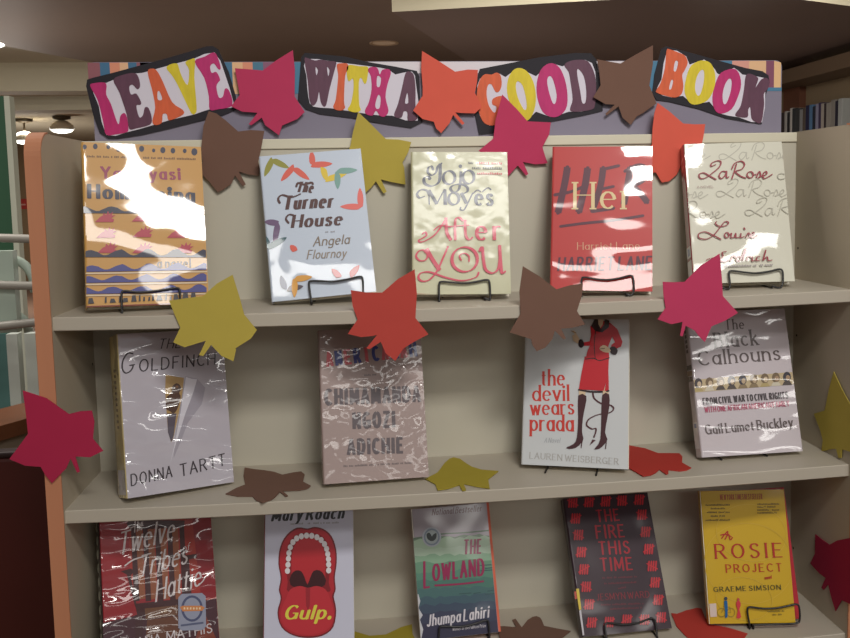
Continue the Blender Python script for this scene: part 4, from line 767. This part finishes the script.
# ---- grey book with a torn window
k, l = (70, 310, 4.25), (70, 365, 4.25)
B = Book('goldfinch', 'thick lavender grey hardcover with yellow spine and a bird in a torn opening', .048, (188, 182, 192), (206, 188, 134), (188, 182, 192), **crease(seed=4, lam=.05, slope=.75, stretch=(.6, 1, 1.5), coat=1))
GK = (62, 56, 62)
B.text(k, 'THE', (374, 164), (470, 160), 40, GK, 1.2, .9, .3, 0, 2.2)
B.line(k, [(268, 186), (246, 184), (226, 212), (222, 248), (236, 268), (258, 258), (268, 236), (252, 236), (274, 232)], 7, GK, 5, 5)
B.text(k, 'OLDFINCH', (292, 262), (618, 230), 50, GK, 1.25, .95, .12, 0, 2.4)
B.poly(k, [(490, 282), (540, 292), (575, 330), (560, 400), (500, 480), (470, 560), (440, 630), (450, 520)], (164, 158, 170))
B.poly(k, [(406, 274), (440, 282), (484, 288), (478, 350), (462, 440), (440, 540), (430, 564), (416, 520), (410, 430), (404, 350)], (178, 146, 98))
B.poly(k, [(412, 368), (430, 352), (434, 326), (450, 312), (466, 318), (472, 336), (464, 352), (470, 372), (456, 420), (440, 440), (424, 430), (408, 420), (408, 390)], (86, 62, 52), 3); B.poly(k, ell((454, 326), 6, 5, n=8), (140, 96, 60))
B.poly(k, [(412, 440), (452, 440), (440, 535), (430, 562), (416, 520)], (92, 84, 96))
B.poly(k, [(492, 284), (516, 292), (540, 294), (524, 350), (490, 440), (462, 530), (440, 600), (424, 660), (446, 560), (470, 430)], (214, 210, 220))
B.text(l, 'DONNA', (258, 514), (436, 474), 48, GK, 1.25, .95, .1, 0, 2.2); B.text(l, 'TARTT', (468, 474), (662, 424), 50, GK, 1.25, .95, .1, 0, 2.2)
for z0 in [.42+.035*n_ for n_ in range(11)]: B.spine_poly([(.38, z0), (.62, z0+.004), (.62, z0+.022), (.38, z0+.018)], (120, 104, 76))
B.spine_poly([(.05, .02), (.95, .02), (.95, .17), (.05, .17)], (196, 190, 200)); B.spine_poly([(.86, .01), (.94, .01), (.94, .99), (.86, .99)], (176, 156, 108)); 
B.finish()

# ---- grey pink book with bold author name
m_, n_ = (280, 310, 4.25), (280, 360, 4.25)
B = Book('chimamanda', 'grey pink hardcover with bold grey capitals in wrinkled film, second on the middle shelf', .030, (164, 144, 140), (150, 128, 122), **crease(seed=15, lam=.028, slope=.2, stretch=(1, 1, 1), coat=.34))
for ii, ch in enumerate('AMERICANAH'):
    x0 = 196+ii*39.5; B.text(m_, ch, (x0, 238-ii*4.6), (x0+33, 234-ii*4.6), 56, [(196, 92, 100), (66, 72, 132)][ii % 2], 2.4, 1.8)
B.dashes(m_, (358, 280), (410, 278), 7, (110, 100, 104), 3)
CG = (98, 88, 92)
B.text(m_, 'CHIMAMANDA', (188, 402), (600, 386), 62, CG, 2.5, 2.0, 0, 0, 1.5); B.text(m_, 'NGOZI', (308, 502), (492, 494), 62, CG, 2.5, 2.0, 0, 0, 1.5); B.text(m_, 'ADICHIE', (284, 612), (526, 604), 60, CG, 2.5, 2.0, 0, 0, 1.5)
B.dashes(n_, (270, 455), (560, 440), 8, (116, 104, 104), 8, .8)
B.finish()

# ---- white book with a figure in a red suit
q, r = (480, 300, 4.25), (480, 350, 4.25)
B = Book('devil', 'white hardcover with red lowercase title and a woman in red suit and boots', .026, (206, 208, 210), **plain(coat=.8, crough=.06))
RD = (206, 62, 52)
for tx, p0, p1, cp in (('the', (258, 362), (362, 362), 66), ('devil', (221, 428), (382, 426), 64), ('wears', (213, 488), (402, 484), 62), ('prada', (211, 554), (400, 556), 66)): B.text(q, tx, p0, p1, cp, RD, 1.6, .5, 0, .95, .8)
B.text(q, 'A Novel', (272, 606), (340, 606), 20, (172, 174, 178), 1.1, .6, .25)
B.text(r, 'LAUREN WEISBERGER', (210, 460), (590, 487), 25, (176, 172, 168), 1.3, .5, 0, .9, 1.8)
SKN, BLK, BOOT, JK = (216, 190, 158), (44, 26, 30), (70, 34, 40), (196, 34, 46)
B.line(q, [(480, 392), (486, 418), (516, 440), (556, 448), (568, 464), (548, 480), (500, 488), (462, 508), (454, 532), (476, 548), (492, 546), (492, 562), (484, 584)], 7, (84, 40, 46), 6, 4); B.poly(q, [(478, 592), (492, 596), (466, 618)], (84, 40, 46))
B.poly(q, [(420, 386), (450, 388), (446, 412), (422, 412)], SKN); B.poly(q, [(520, 370), (545, 370), (548, 408), (522, 408)], SKN)
B.poly(q, [(418, 406), (452, 408), (448, 450), (438, 500), (434, 560), (440, 588), (432, 606), (408, 628), (376, 633), (368, 626), (398, 612), (412, 584), (418, 500)], BOOT, 2); B.line(q, [(436, 590), (430, 628)], 4, BOOT, 0)
B.poly(q, [(520, 404), (549, 402), (550, 452), (542, 500), (532, 562), (542, 592), (530, 612), (508, 632), (486, 634), (496, 622), (512, 590), (516, 500)], BOOT, 2); B.line(q, [(538, 594), (534, 632)], 4, BOOT, 0)
B.poly(q, [(446, 240), (500, 256), (548, 244), (546, 300), (548, 384), (530, 388), (536, 350), (526, 386), (420, 380), (432, 310)], JK); B.line(q, [(420, 382), (470, 390), (520, 390)], 7, BLK, 3); B.line(q, [(540, 388), (547, 386)], 7, BLK, 0)
B.poly(q, [(470, 112), (490, 92), (520, 88), (552, 96), (584, 124), (606, 178), (600, 198), (572, 212), (556, 206), (560, 190), (574, 180), (562, 156), (546, 196), (550, 246), (508, 258), (484, 250), (448, 254), (458, 214), (468, 194), (436, 196), (430, 182), (466, 176), (472, 150)], JK)
B.line(q, [(448, 252), (484, 248), (508, 258), (550, 246)], 4, BLK, 4); B.line(q, [(492, 128), (486, 190), (490, 250)], 3, BLK, 4)
B.poly(q, [(496, 80), (526, 80), (522, 104), (510, 122), (500, 104)], SKN); B.poly(q, [(486, 84), (502, 80), (504, 104), (514, 124), (528, 104), (530, 80), (550, 88), (548, 116), (520, 138), (492, 134), (472, 112)], BLK)
B.poly(q, [(388, 132), (402, 130), (414, 150), (428, 176), (414, 186), (396, 172), (392, 152), (404, 146)], SKN); B.line(q, [(388, 132), (408, 140)], 3, (150, 120, 90), 0)
B.poly(q, [(420, 172), (434, 168), (444, 190), (432, 204), (420, 196)], BLK, 2); B.poly(q, [(552, 204), (572, 198), (586, 216), (576, 234), (556, 226)], BLK, 2)
B.poly(q, [(508, 206), (524, 192), (544, 200), (556, 214), (546, 224), (522, 220)], SKN, 2); B.line(q, [(512, 208), (530, 206)], 3, (120, 90, 70), 0)
B.finish()

# ---- white grey book with a strip of portraits
s_, t_ = (650, 300, 4.25), (650, 345, 4.25)
B = Book('calhouns', 'light grey hardcover with a band of old portraits, rightmost on the middle shelf', .026, (202, 192, 198), (196, 186, 190), **crease(seed=27, lam=.075, slope=.28, stretch=(.5, 1, 1.4), coat=1))
CT = (96, 84, 84)
B.text(s_, 'The', (318, 124), (402, 122), 40, CT, 1.5, .7, 0, 1.1, 1.9); B.text(s_, 'Black', (275, 204), (462, 188), 62, CT, 1.6, .7, 0, 1.2, 1.7); B.text(s_, 'Calhouns', (206, 278), (556, 252), 58, CT, 1.6, .7, 0, 1.2, 1.5)
B.poly(s_, [(170, 340), (606, 306), (614, 358), (180, 394)], (196, 176, 140))
random.seed(2)
for n in range(9):
    x = 205+n*47; y = 362-n*3.4; cc = random.choice([(70, 62, 66), (96, 84, 74), (120, 100, 76), (60, 56, 66)])
    B.poly(s_, ell((x, y-8), 17, 22, n=12), cc); B.poly(s_, ell((x+4, y-4), 9, 12, n=10), random.choice([(206, 184, 156), (170, 140, 112), (190, 166, 136)])); B.poly(s_, [(x-20, y+28), (x-12, y+12), (x+12, y+10), (x+22, y+26)], random.choice([(180, 160, 110), (84, 74, 70), (210, 200, 180), (140, 120, 90)]))
B.text(s_, 'FROM CIVIL WAR TO CIVIL RIGHTS', (225, 444), (588, 416), 26, (70, 60, 64), 2.0, 1.4, 0, 0, 1.5); B.text(s_, 'WITH ONE AFRICAN AMERICAN FAMILY', (232, 478), (592, 450), 22, (186, 72, 106), 1.5, 1.1, 0, 0, 1.5)
B.text(s_, 'Gail Lumet Buckley', (236, 570), (608, 536), 38, CT, 1.4, .7, 0, 1.0, 1.6)
for z, c_ in ((.52, (96, 80, 66)), (.56, (150, 124, 84)), (.60, (80, 70, 66))): B.spine_poly([(.05, z), (.95, z), (.95, z+.035), (.05, z+.035)], c_)
for z0 in (.72, .755, .79, .825, .86): B.spine_poly([(.35, z0), (.7, z0), (.7, z0+.022), (.35, z0+.026)], (90, 80, 84))
B.spine_poly([(.1, .06), (.9, .06), (.9, .24), (.1, .24)], (224, 222, 228)); B.spine_poly([(.3, .2), (.7, .2), (.7, .23), (.3, .23)], (100, 120, 180))
B.finish()

# ---- dark red book with a chair
u = (60, 488, 4.25)
B = Book('hattie', 'dark red hardcover with white script over a wooden chair, in the lowest row', .030, (152, 34, 44), (48, 22, 28), **crease(seed=9, lam=.045, slope=.32, stretch=(.7, 1, 1.8), coat=.6))
B.poly(u, [(290, 120), (660, 120), (680, 480), (560, 500), (300, 440)], (164, 52, 44)); B.poly(u, [(560, 120), (700, 120), (700, 460), (600, 470)], (140, 26, 38))
B.poly(u, [(180, 574), (330, 540), (500, 500), (700, 462), (720, 700), (180, 700)], (72, 36, 46)); B.poly(u, [(610, 520), (690, 700), (560, 700)], (130, 60, 44)); B.poly(u, [(370, 560), (520, 540), (540, 700), (360, 700)], (104, 60, 40))
CH, CH2 = (70, 36, 40), (150, 88, 60)
for x in (322, 372, 424, 474): B.poly(u, [(x, 150), (x+26, 148), (x+40, 470), (x+12, 474)], CH2)
for x in (300, 350, 402, 454, 506): B.poly(u, [(x, 140), (x+20, 140), (x+38, 480), (x+14, 482)], CH)
B.poly(u, [(282, 150), (300, 134), (530, 138), (528, 168), (300, 178)], CH)
B.poly(u, [(258, 354), (300, 342), (318, 352), (300, 372), (322, 480), (344, 560), (318, 500), (284, 368)], CH); B.poly(u, [(520, 288), (580, 280), (582, 296), (548, 304), (560, 470), (530, 490), (534, 310)], CH)
B.poly(u, [(318, 492), (556, 466), (580, 500), (560, 520), (330, 548)], CH); B.poly(u, [(360, 512), (500, 498), (500, 540), (364, 558)], (112, 74, 52)); B.dashes(u, (420, 534), (455, 528), 16, (176, 150, 120), 2)
B.poly(u, [(320, 540), (352, 536), (350, 700), (318, 700)], CH); B.poly(u, [(500, 520), (530, 516), (540, 700), (512, 700)], CH)
WS = (214, 204, 206)
B.text(u, 'The', (310, 190), (352, 176), 50, WS, 1.0, .8, .3); B.line(u, [(300, 170), (330, 158), (352, 160)], 5, WS)
B.text(u, 'Twelve', (245, 288), (486, 214), 92, WS, 1.0, .75, .35, 0, 1.0)
B.text(u, 'Tribes', (330, 378), (540, 318), 84, WS, 1.0, .75, .35, 0, 1.0); B.line(u, [(276, 330), (310, 306), (352, 292), (372, 284)], 6, WS)
B.text(u, 'of', (520, 272), (552, 262), 30, WS, .9, .8, .3); B.text(u, 'Hattie', (404, 484), (600, 410), 86, WS, 1.0, .75, .35, 0, 1.0); B.line(u, [(590, 412), (606, 396), (618, 376)], 5, WS)
B.text(u, 'MATHIS', (452, 650), (648, 612), 38, (206, 196, 200), 1.5, 1.2, 0, 0, 1.6); B.text(u, 'AYANA', (250, 690), (430, 655), 38, (206, 196, 200), 1.5, 1.2)
for n in range(12): z0 = .95-n*.083; B.spine_poly([(.38, z0), (.86, z0-.01), (.98, z0-.03), (.92, z0-.055), (.5, z0-.06), (.36, z0-.04)], (196, 200, 184))
B.sticker('seal_sticker', u, [(516, 450), (602, 446), (618, 460), (620, 588), (606, 602), (518, 606), (502, 594), (502, 466)], (146, 150, 172),
    [([ell((560, 512), 46, 56, n=24)], (70, 76, 112)), ([ell((560, 512), 36, 46, n=24)], (146, 150, 172)), ([[(508, 506), (520, 500), (600, 500), (614, 508), (602, 522), (520, 524)]], (206, 128, 70)), ([[(512, 580), (608, 568), (608, 576), (512, 588)]], (84, 90, 120)), ([[(524+i*13, 516), (531+i*13, 516), (531+i*13, 507), (524+i*13, 507)] for i in range(6)], (240, 210, 170))], 'grey seal with a ring and an orange band')
B.finish()

# ---- white book with an open mouth
v = (220, 488, 4.25)
B = Book('gulp', 'white book with a wide open red mouth, second in the lowest row', .020, (206, 206, 224), (150, 30, 44), (160, 36, 48), hard=True, **plain(seed=5, coat=.7, crough=.08))
B.text(v, 'Mary Roach', (216, 140), (526, 128), 50, (40, 36, 42), 2.4, .6, .25, .6, 1.2); B.dashes(v, (300, 156), (506, 150), 8, (160, 158, 166), 4, .8)
B.poly(v, [(372, 172), (402, 165), (440, 174), (474, 204), (494, 260), (496, 320), (488, 380), (492, 430), (484, 462), (494, 520), (482, 590), (440, 626), (378, 637), (312, 627), (262, 592), (244, 530), (258, 470), (250, 432), (258, 384), (248, 320), (256, 250), (284, 198), (328, 168)], (118, 22, 32), 3)
B.poly(v, [(372, 178), (402, 171), (438, 180), (468, 208), (488, 262), (490, 320), (482, 380), (486, 430), (476, 462), (488, 520), (476, 588), (436, 620), (378, 630), (314, 621), (266, 588), (250, 530), (264, 470), (256, 432), (264, 384), (254, 320), (262, 252), (289, 203), (331, 174)], (184, 36, 48), 3)
B.poly(v, [(374, 190), (430, 202), (462, 250), (470, 320), (462, 400), (466, 440), (374, 440), (290, 440), (288, 400), (280, 320), (290, 240), (322, 200)], (136, 22, 34), 3)
B.poly(v, [(374, 214), (420, 226), (446, 280), (448, 360), (440, 400), (374, 430), (310, 400), (304, 360), (306, 280), (330, 226)], (190, 40, 50), 3)
for x, y in [(287, 352), (289, 326), (291, 300), (293, 276), (299, 252), (310, 230), (326, 214), (346, 205), (368, 202), (390, 203), (412, 209), (430, 221), (444, 238), (453, 258), (458, 280), (461, 302), (462, 325), (462, 350)]: B.poly(v, ell((x, y), 11, 13, n=12), (228, 222, 226))
B.poly(v, [(300, 412), (302, 370), (322, 350), (346, 354), (360, 380), (372, 410), (384, 380), (398, 352), (424, 350), (444, 372), (446, 412), (374, 440)], (62, 12, 20), 2); B.poly(v, [(362, 350), (384, 350), (378, 392), (372, 406), (366, 392)], (190, 40, 50))
B.poly(v, [(280, 470), (300, 430), (340, 416), (374, 424), (410, 416), (448, 430), (468, 470), (484, 530), (470, 586), (430, 614), (376, 624), (318, 614), (272, 584), (258, 530)], (196, 44, 56), 3)
B.poly(v, [(364, 424), (384, 424), (382, 500), (374, 520), (366, 500)], (160, 34, 46))
B.text(v, 'Gulp.', (270, 556), (474, 554), 56, (226, 216, 76), 2.6, .7, .28, .5, 1.0)
B.finish()

# ---- green book with brushed title and orange back
w_ = (370, 488, 4.25)
B = Book('lowland', 'slim paperback with misty green marsh, maroon title and orange edge, in lowest row', .016, (166, 156, 166), (196, 190, 190), (216, 108, 84), hard=False, **plain(seed=11, coat=.4))
def band(y0, y1, col, sd):
    rr_ = random.Random(sd); B.poly(w_, [(150+i*21, y0-i*1.1+rr_.uniform(-7, 7)) for i in range(20)]+[(560, y1-22), (150, y1)], col, 0)
for n, (y0, col) in enumerate([(214, (112, 136, 112)), (222, (164, 188, 162)), (262, (176, 198, 176)), (292, (138, 172, 144)), (322, (104, 146, 120)), (360, (88, 136, 116)), (398, (76, 120, 108)), (436, (72, 108, 108)), (470, (66, 92, 104)), (502, (62, 76, 96)), (534, (58, 62, 86)), (580, (54, 52, 76))]): band(y0, 760, col, n)
B.line(w_, [(185, 216), (300, 196), (400, 190), (510, 180)], 6, (96, 116, 96), 4)
for y, x0, x1 in ((330, 455, 515), (342, 490, 520), (352, 470, 520), (450, 380, 430), (448, 440, 470), (452, 490, 530), (438, 500, 528)): B.line(w_, [(x0, y), (x1, y-4)], 4, (58, 86, 88), 0)
B.poly(w_, [(188, 450), (206, 452), (214, 480), (206, 510), (224, 540), (212, 560), (226, 600), (214, 660), (190, 660)], (200, 200, 206))
TT = (150, 34, 82)
B.text(w_, 'National Bestseller', (262, 116), (474, 98), 26, (116, 84, 92), 1.6, .9, .22, 0, 1.3)
B.text(w_, 'THE', (396, 280), (474, 276), 58, TT, 1.7, 1.2, .08, 0, 1.6)
B.text(w_, 'L', (226, 424), (256, 420), 110, TT, 1.6, 1.2, .1); B.text(w_, 'OWLAND', (264, 394), (488, 368), 68, TT, 1.7, 1.2, .08, 0, 1.4); B.line(w_, [(276, 414), (380, 408), (482, 396)], 11, TT, 4, 6)
B.text(w_, 'Jhumpa Lahiri', (240, 588), (506, 548), 48, (212, 206, 214), 1.6, 1.0, .2, 0, 1.3); B.text(w_, 'Winner of the Pulitzer Prize', (350, 606), (492, 590), 13, (206, 200, 208), 1.4, 1.0, .1, 0, 1.4)
B.sticker('award_seal', w_, ell((262, 208), 40, 42, n=26), (172, 176, 186), [([ell((262, 208), 34, 36, n=24)], (118, 130, 146)), ([ell((262, 208), 27, 29, n=24)], (160, 170, 172)), ([smooth([(262, 226), (244, 216), (240, 196), (252, 190), (262, 206)], 3, True), smooth([(264, 226), (280, 214), (282, 192), (270, 196), (262, 208)], 3, True)], (36, 44, 44))], 'round pale seal with two dark leaves')
B.finish((216, 108, 84), page_w=.0042)

# ---- dark book with tally marks
x_ = (510, 488, 4.25)
B = Book('fire', 'dark plum hardcover bordered with red tally marks, fourth in the lowest row', .022, (56, 38, 48), **plain(seed=14, coat=.25))
RT = (164, 32, 46)
for tx, p0, p1, cp in (('THE', (368, 142), (468, 136), 46), ('FIRE', (366, 212), (490, 206), 50), ('THIS', (378, 280), (512, 276), 50), ('TIME', (384, 350), (524, 346), 50)): B.text(x_, tx, p0, p1, cp, RT, 1.7, 1.1, 0, .6, 2.2)
for y, x0, x1, cp in ((386, 392, 540, 8), (410, 400, 538, 8), (430, 460, 500, 8), (500, 386, 568, 8), (518, 420, 560, 8)): B.dashes(x_, (x0, y), (x1, y-6), cp, (104, 40, 52), y, .9)
B.text(x_, 'JESMYN WARD', (368, 478), (594, 464), 26, (136, 40, 52), 1.3, .8, 0, .7, 2.0)
for n, (x, y) in enumerate([(266, 62), (335, 60), (406, 57), (475, 54), (548, 50), (278, 130), (290, 200), (302, 273), (313, 346), (323, 420), (335, 495), (346, 572), (559, 114), (575, 187), (588, 260), (603, 332), (615, 402), (628, 476), (641, 550), (420, 570), (495, 560), (570, 560)]):
    B.poly(x_, [(x-20, y-18), (x+22, y-21), (x+20, y+19), (x-21, y+21)], (112, 28, 40))
    for jx in (-15, -5, 5, 15): B.line(x_, [(x+jx-1, y+20), (x+jx+2, y-20)], 5.5, (196, 38, 50), 0)
    B.line(x_, [(x-22, y+12), (x+23, y-13)] if n % 3 else [(x-22, y-10), (x+22, y+12)], 5, (190, 36, 48), 0)
B.sticker('spine_label', x_, [(270, 430), (292, 428), (302, 516), (280, 520)], (214, 186, 52), [([[(272, 440), (280, 440), (284, 470), (275, 474)]], (186, 60, 40))], 'yellow label wrapped round the spine')
B.sticker('spine_label', x_, [(281, 522), (301, 518), (315, 624), (300, 628)], (196, 192, 198), [], 'white label wrapped round the spine')
B.finish()

# ---- yellow book
y_ = (650, 488, 4.25)
B = Book('rosie', 'yellow paperback with red serif title and tiny figures, rightmost in the lowest row', .018, (206, 168, 36), (200, 160, 36), (160, 24, 36), hard=False, **plain(seed=19, coat=.35))
RR = (178, 44, 36)
B.text(y_, 'NEW YORK TIMES BESTSELLER', (298, 50), (478, 47), 22, (172, 84, 34), 2.2, 1.6, 0, 0, 1.5)
for n, yy_ in enumerate((76, 91, 107, 123, 140)): B.dashes(y_, (236+n % 2*22, yy_), (340-n % 2*20, yy_-1), 8, (122, 104, 40), n, .95)
for n, yy_ in enumerate((72, 84, 97, 109)): B.dashes(y_, (456, yy_), (550-n % 2*10, yy_-1), 8, (128, 106, 40), n+9, .95)
for rx_, ry_, cx_, cy_ in ((190, 170, 420, 320), (150, 120, 430, 190), (120, 90, 400, 470)): B.line(y_, ell((cx_, cy_), rx_, ry_, .2, n=40)+[ell((cx_, cy_), rx_, ry_, .2, n=40)[0]], 3, (210, 176, 60), 0)
for st in ([(304, 214), (316, 198), (330, 184), (326, 204), (318, 218)], [(300, 200), (320, 196), (344, 206)], [(334, 196), (340, 220), (350, 210)]): B.line(y_, st, 5, RR, 5)
B.text(y_, 'ROSIE', (276, 298), (566, 292), 58, RR, 1.6, .6, 0, 1.2, 3.4); B.text(y_, 'PROJECT', (322, 358), (562, 352), 32, (184, 60, 32), 1.7, .8, 0, 1.1, 3.0)
B.text(y_, 'a novel', (486, 388), (516, 384), 14, RR, 1.6, 1.0, .2); B.text(y_, 'GRAEME SIMSION', (270, 440), (556, 430), 19, (70, 72, 40), 1.8, .9, 0, 1.0, 2.4)
BLU = (28, 96, 150)
for cx_ in (303, 343): B.line(y_, ell((cx_, 528), 17, 18, n=18)+[(cx_+17, 528)], 2.5, (150, 128, 50), 0)
B.line(y_, [(303, 528), (316, 505), (338, 505), (343, 528), (322, 528), (312, 500)], 2.5, (150, 128, 50), 0)
B.poly(y_, ell((321, 469), 7, 8, n=10), (60, 70, 80)); B.poly(y_, [(314, 478), (327, 478), (329, 505), (328, 548), (318, 552), (318, 520), (314, 500)], BLU)
B.poly(y_, ell((374, 473), 6, 7, n=10), (190, 80, 70)); B.poly(y_, [(366, 482), (381, 480), (384, 500), (378, 515), (386, 548), (366, 552), (372, 520), (366, 502)], (206, 60, 66), 2)
B.dashes(y_, (498, 526), (570, 524), 7, (140, 118, 40), 7); B.dashes(y_, (520, 540), (560, 538), 7, (140, 118, 40), 8)
B.sticker('white_label', y_, [(251, 492), (280, 490), (284, 546), (256, 548)], (214, 196, 186), [], 'small blank white label')
B.finish((170, 30, 42), page_w=.0)
red = MB(); red.box((-B.w/2+.004, B.t-.0005, .0), (B.w/2+.002, B.t+.0007, B.h)); rb = red.build('back_cover', mat('back_cover_red', (172, 28, 44), .5, 1.1), B.root)
rb.rotation_euler = (0, math.radians(-2.3), 0); rb.location.x = .0125

# ------------------------------------------------------------------ wire display stands
WIRE = mat('black_wire', (30, 27, 28), .35, .9, spec=.5)
def stand(key, label, k, lip, feet=True):
    """wire easel: a bent front lip that holds the book, two runners on the shelf and a back rest behind the book"""
    sh, x, y, yaw, lean, roll, w, h, lift = BOOK[key]
    yaw, lean = math.radians(yaw), math.radians(lean); r = Vector((math.cos(yaw), math.sin(yaw), 0)); b = Vector((-math.sin(yaw), math.cos(yaw), 0))
    up = Vector((0, 0, math.cos(lean)))+b*math.sin(lean); nrm = r.cross(up)
    if nrm.y > 0: nrm = -nrm
    O_ = Vector((x, y, SH[sh]+sag(x)+lift)); rad = .00165; P0 = O_+nrm*.006; zf = SH[sh]+sag(x)+rad+.0004
    root = empty('wire_book_stand', (x, y, SH[sh]+sag(x))); tag(root, label, 'book stand', 'black wire book stands')
    t = BK_T[key]
    if lip:
        pts = [hit(u, v, P0, nrm) for u, v in K(*k)(lip)]
        pts = [Vector((p.x, p.y, max(p.z, zf))) for p in pts]
        a, c = (pts[0], pts[-1]) if pts[0].x < pts[-1].x else (pts[-1], pts[0])
    else:
        a, c = [hit(u, v, (0, 0, zf), Zs) for u, v in K(*k)(feet)]
        pts = None
    L = []
    for p in (a, c): L.append(Vector((p.x, p.y, zf)))
    run = []
    depth = lambda p: max(.02, min(.085, D-.012-p.y))
    if pts:
        sp = smooth(pts, 4); MB().tube([p-root.location for p in sp], rad, 8).build('front_lip', WIRE, root)
    for e, p in zip((a, c), L):
        q = p+b*(depth(p)/max(.3, b.y)); q.y = min(q.y, D-.006)
        st = [] if not pts or (e-p).length < .002 else [e]
        MB().tube([z-root.location for z in st+[p, p+(q-p)*.5, q]], rad, 8).build('runner', WIRE, root); run.append(q)
    # back rest behind the book
    ins = O_-nrm*(t+.0045)
    i0, i1 = [ins+r*((p-O_).dot(r))*.8 for p in L]
    i0.z = i1.z = zf+.0
    def lim(p): return Vector((p.x, min(p.y, D-.004), p.z))
    back = [lim(i0), lim(i0+up*.10), lim(i0+up*.13+(i1-i0)*.15), lim(i1+up*.13+(i0-i1)*.15), lim(i1+up*.10), lim(i1)]
    MB().tube([p-root.location for p in back], rad, 8).build('back_rest', WIRE, root)
BK_T = dict(homegoing=.028, turner=.024, afteryou=.028, her=.028, larose=.030, devil=.026, calhouns=.026, lowland=.016, fire=.022, rosie=.0195, goldfinch=.04, chimamanda=.03, gulp=.02, hattie=.03)
stand('homegoing', 'black wire stand holding the ochre book, leftmost on the top shelf', b, [(264, 478), (262, 402), (274, 386), (330, 392), (390, 388), (450, 380), (492, 374), (508, 382), (512, 440), (512, 470)])
stand('turner', 'black wire stand holding the pale blue book with boomerang shapes', d, [(346, 518), (336, 445), (344, 430), (390, 430), (440, 432), (500, 422), (552, 411), (564, 424), (566, 480), (568, 505)])
stand('afteryou', 'black wire stand holding the pale green book', f, [(295, 480), (294, 404), (304, 390), (350, 393), (400, 396), (450, 390), (494, 382), (508, 394), (511, 460), (504, 470), (488, 458)])
stand('her', 'black wire stand holding the red book with brushed capitals', h_, [(304, 492), (305, 424), (318, 414), (370, 422), (420, 424), (470, 416), (512, 406), (524, 420), (526, 470), (514, 490), (496, 484)])
stand('larose', 'black wire stand holding the white book with red handwriting', j, [(306, 456), (322, 468), (336, 462), (340, 440), (336, 398), (346, 386), (400, 392), (450, 396), (510, 388), (550, 379), (564, 392), (564, 440), (550, 462), (518, 450)])
stand('lowland', 'black wire stand holding the green marsh book in the lowest row', w_, [(292, 660), (294, 604), (304, 588), (360, 590), (410, 586), (460, 572), (492, 562), (504, 574), (508, 630), (508, 650)])
stand('fire', 'black wire stand holding the tally mark book in the lowest row', x_, [(412, 648), (404, 590), (416, 574), (480, 580), (540, 574), (586, 558), (606, 554), (618, 570), (624, 620), (626, 640)])
stand('rosie', 'black wire stand holding the yellow book in the lowest row', y_, [(424, 584), (414, 524), (424, 506), (480, 512), (540, 510), (590, 500), (622, 494), (634, 508), (636, 556), (624, 574), (560, 578), (440, 582)])
stand('devil', 'black wire stand mostly hidden under the white book with the red suit', r, None, [(277, 520), (493, 532)])
stand('calhouns', 'black wire stand mostly hidden under the grey book with portraits', t_, None, [(305, 486), (498, 472)])
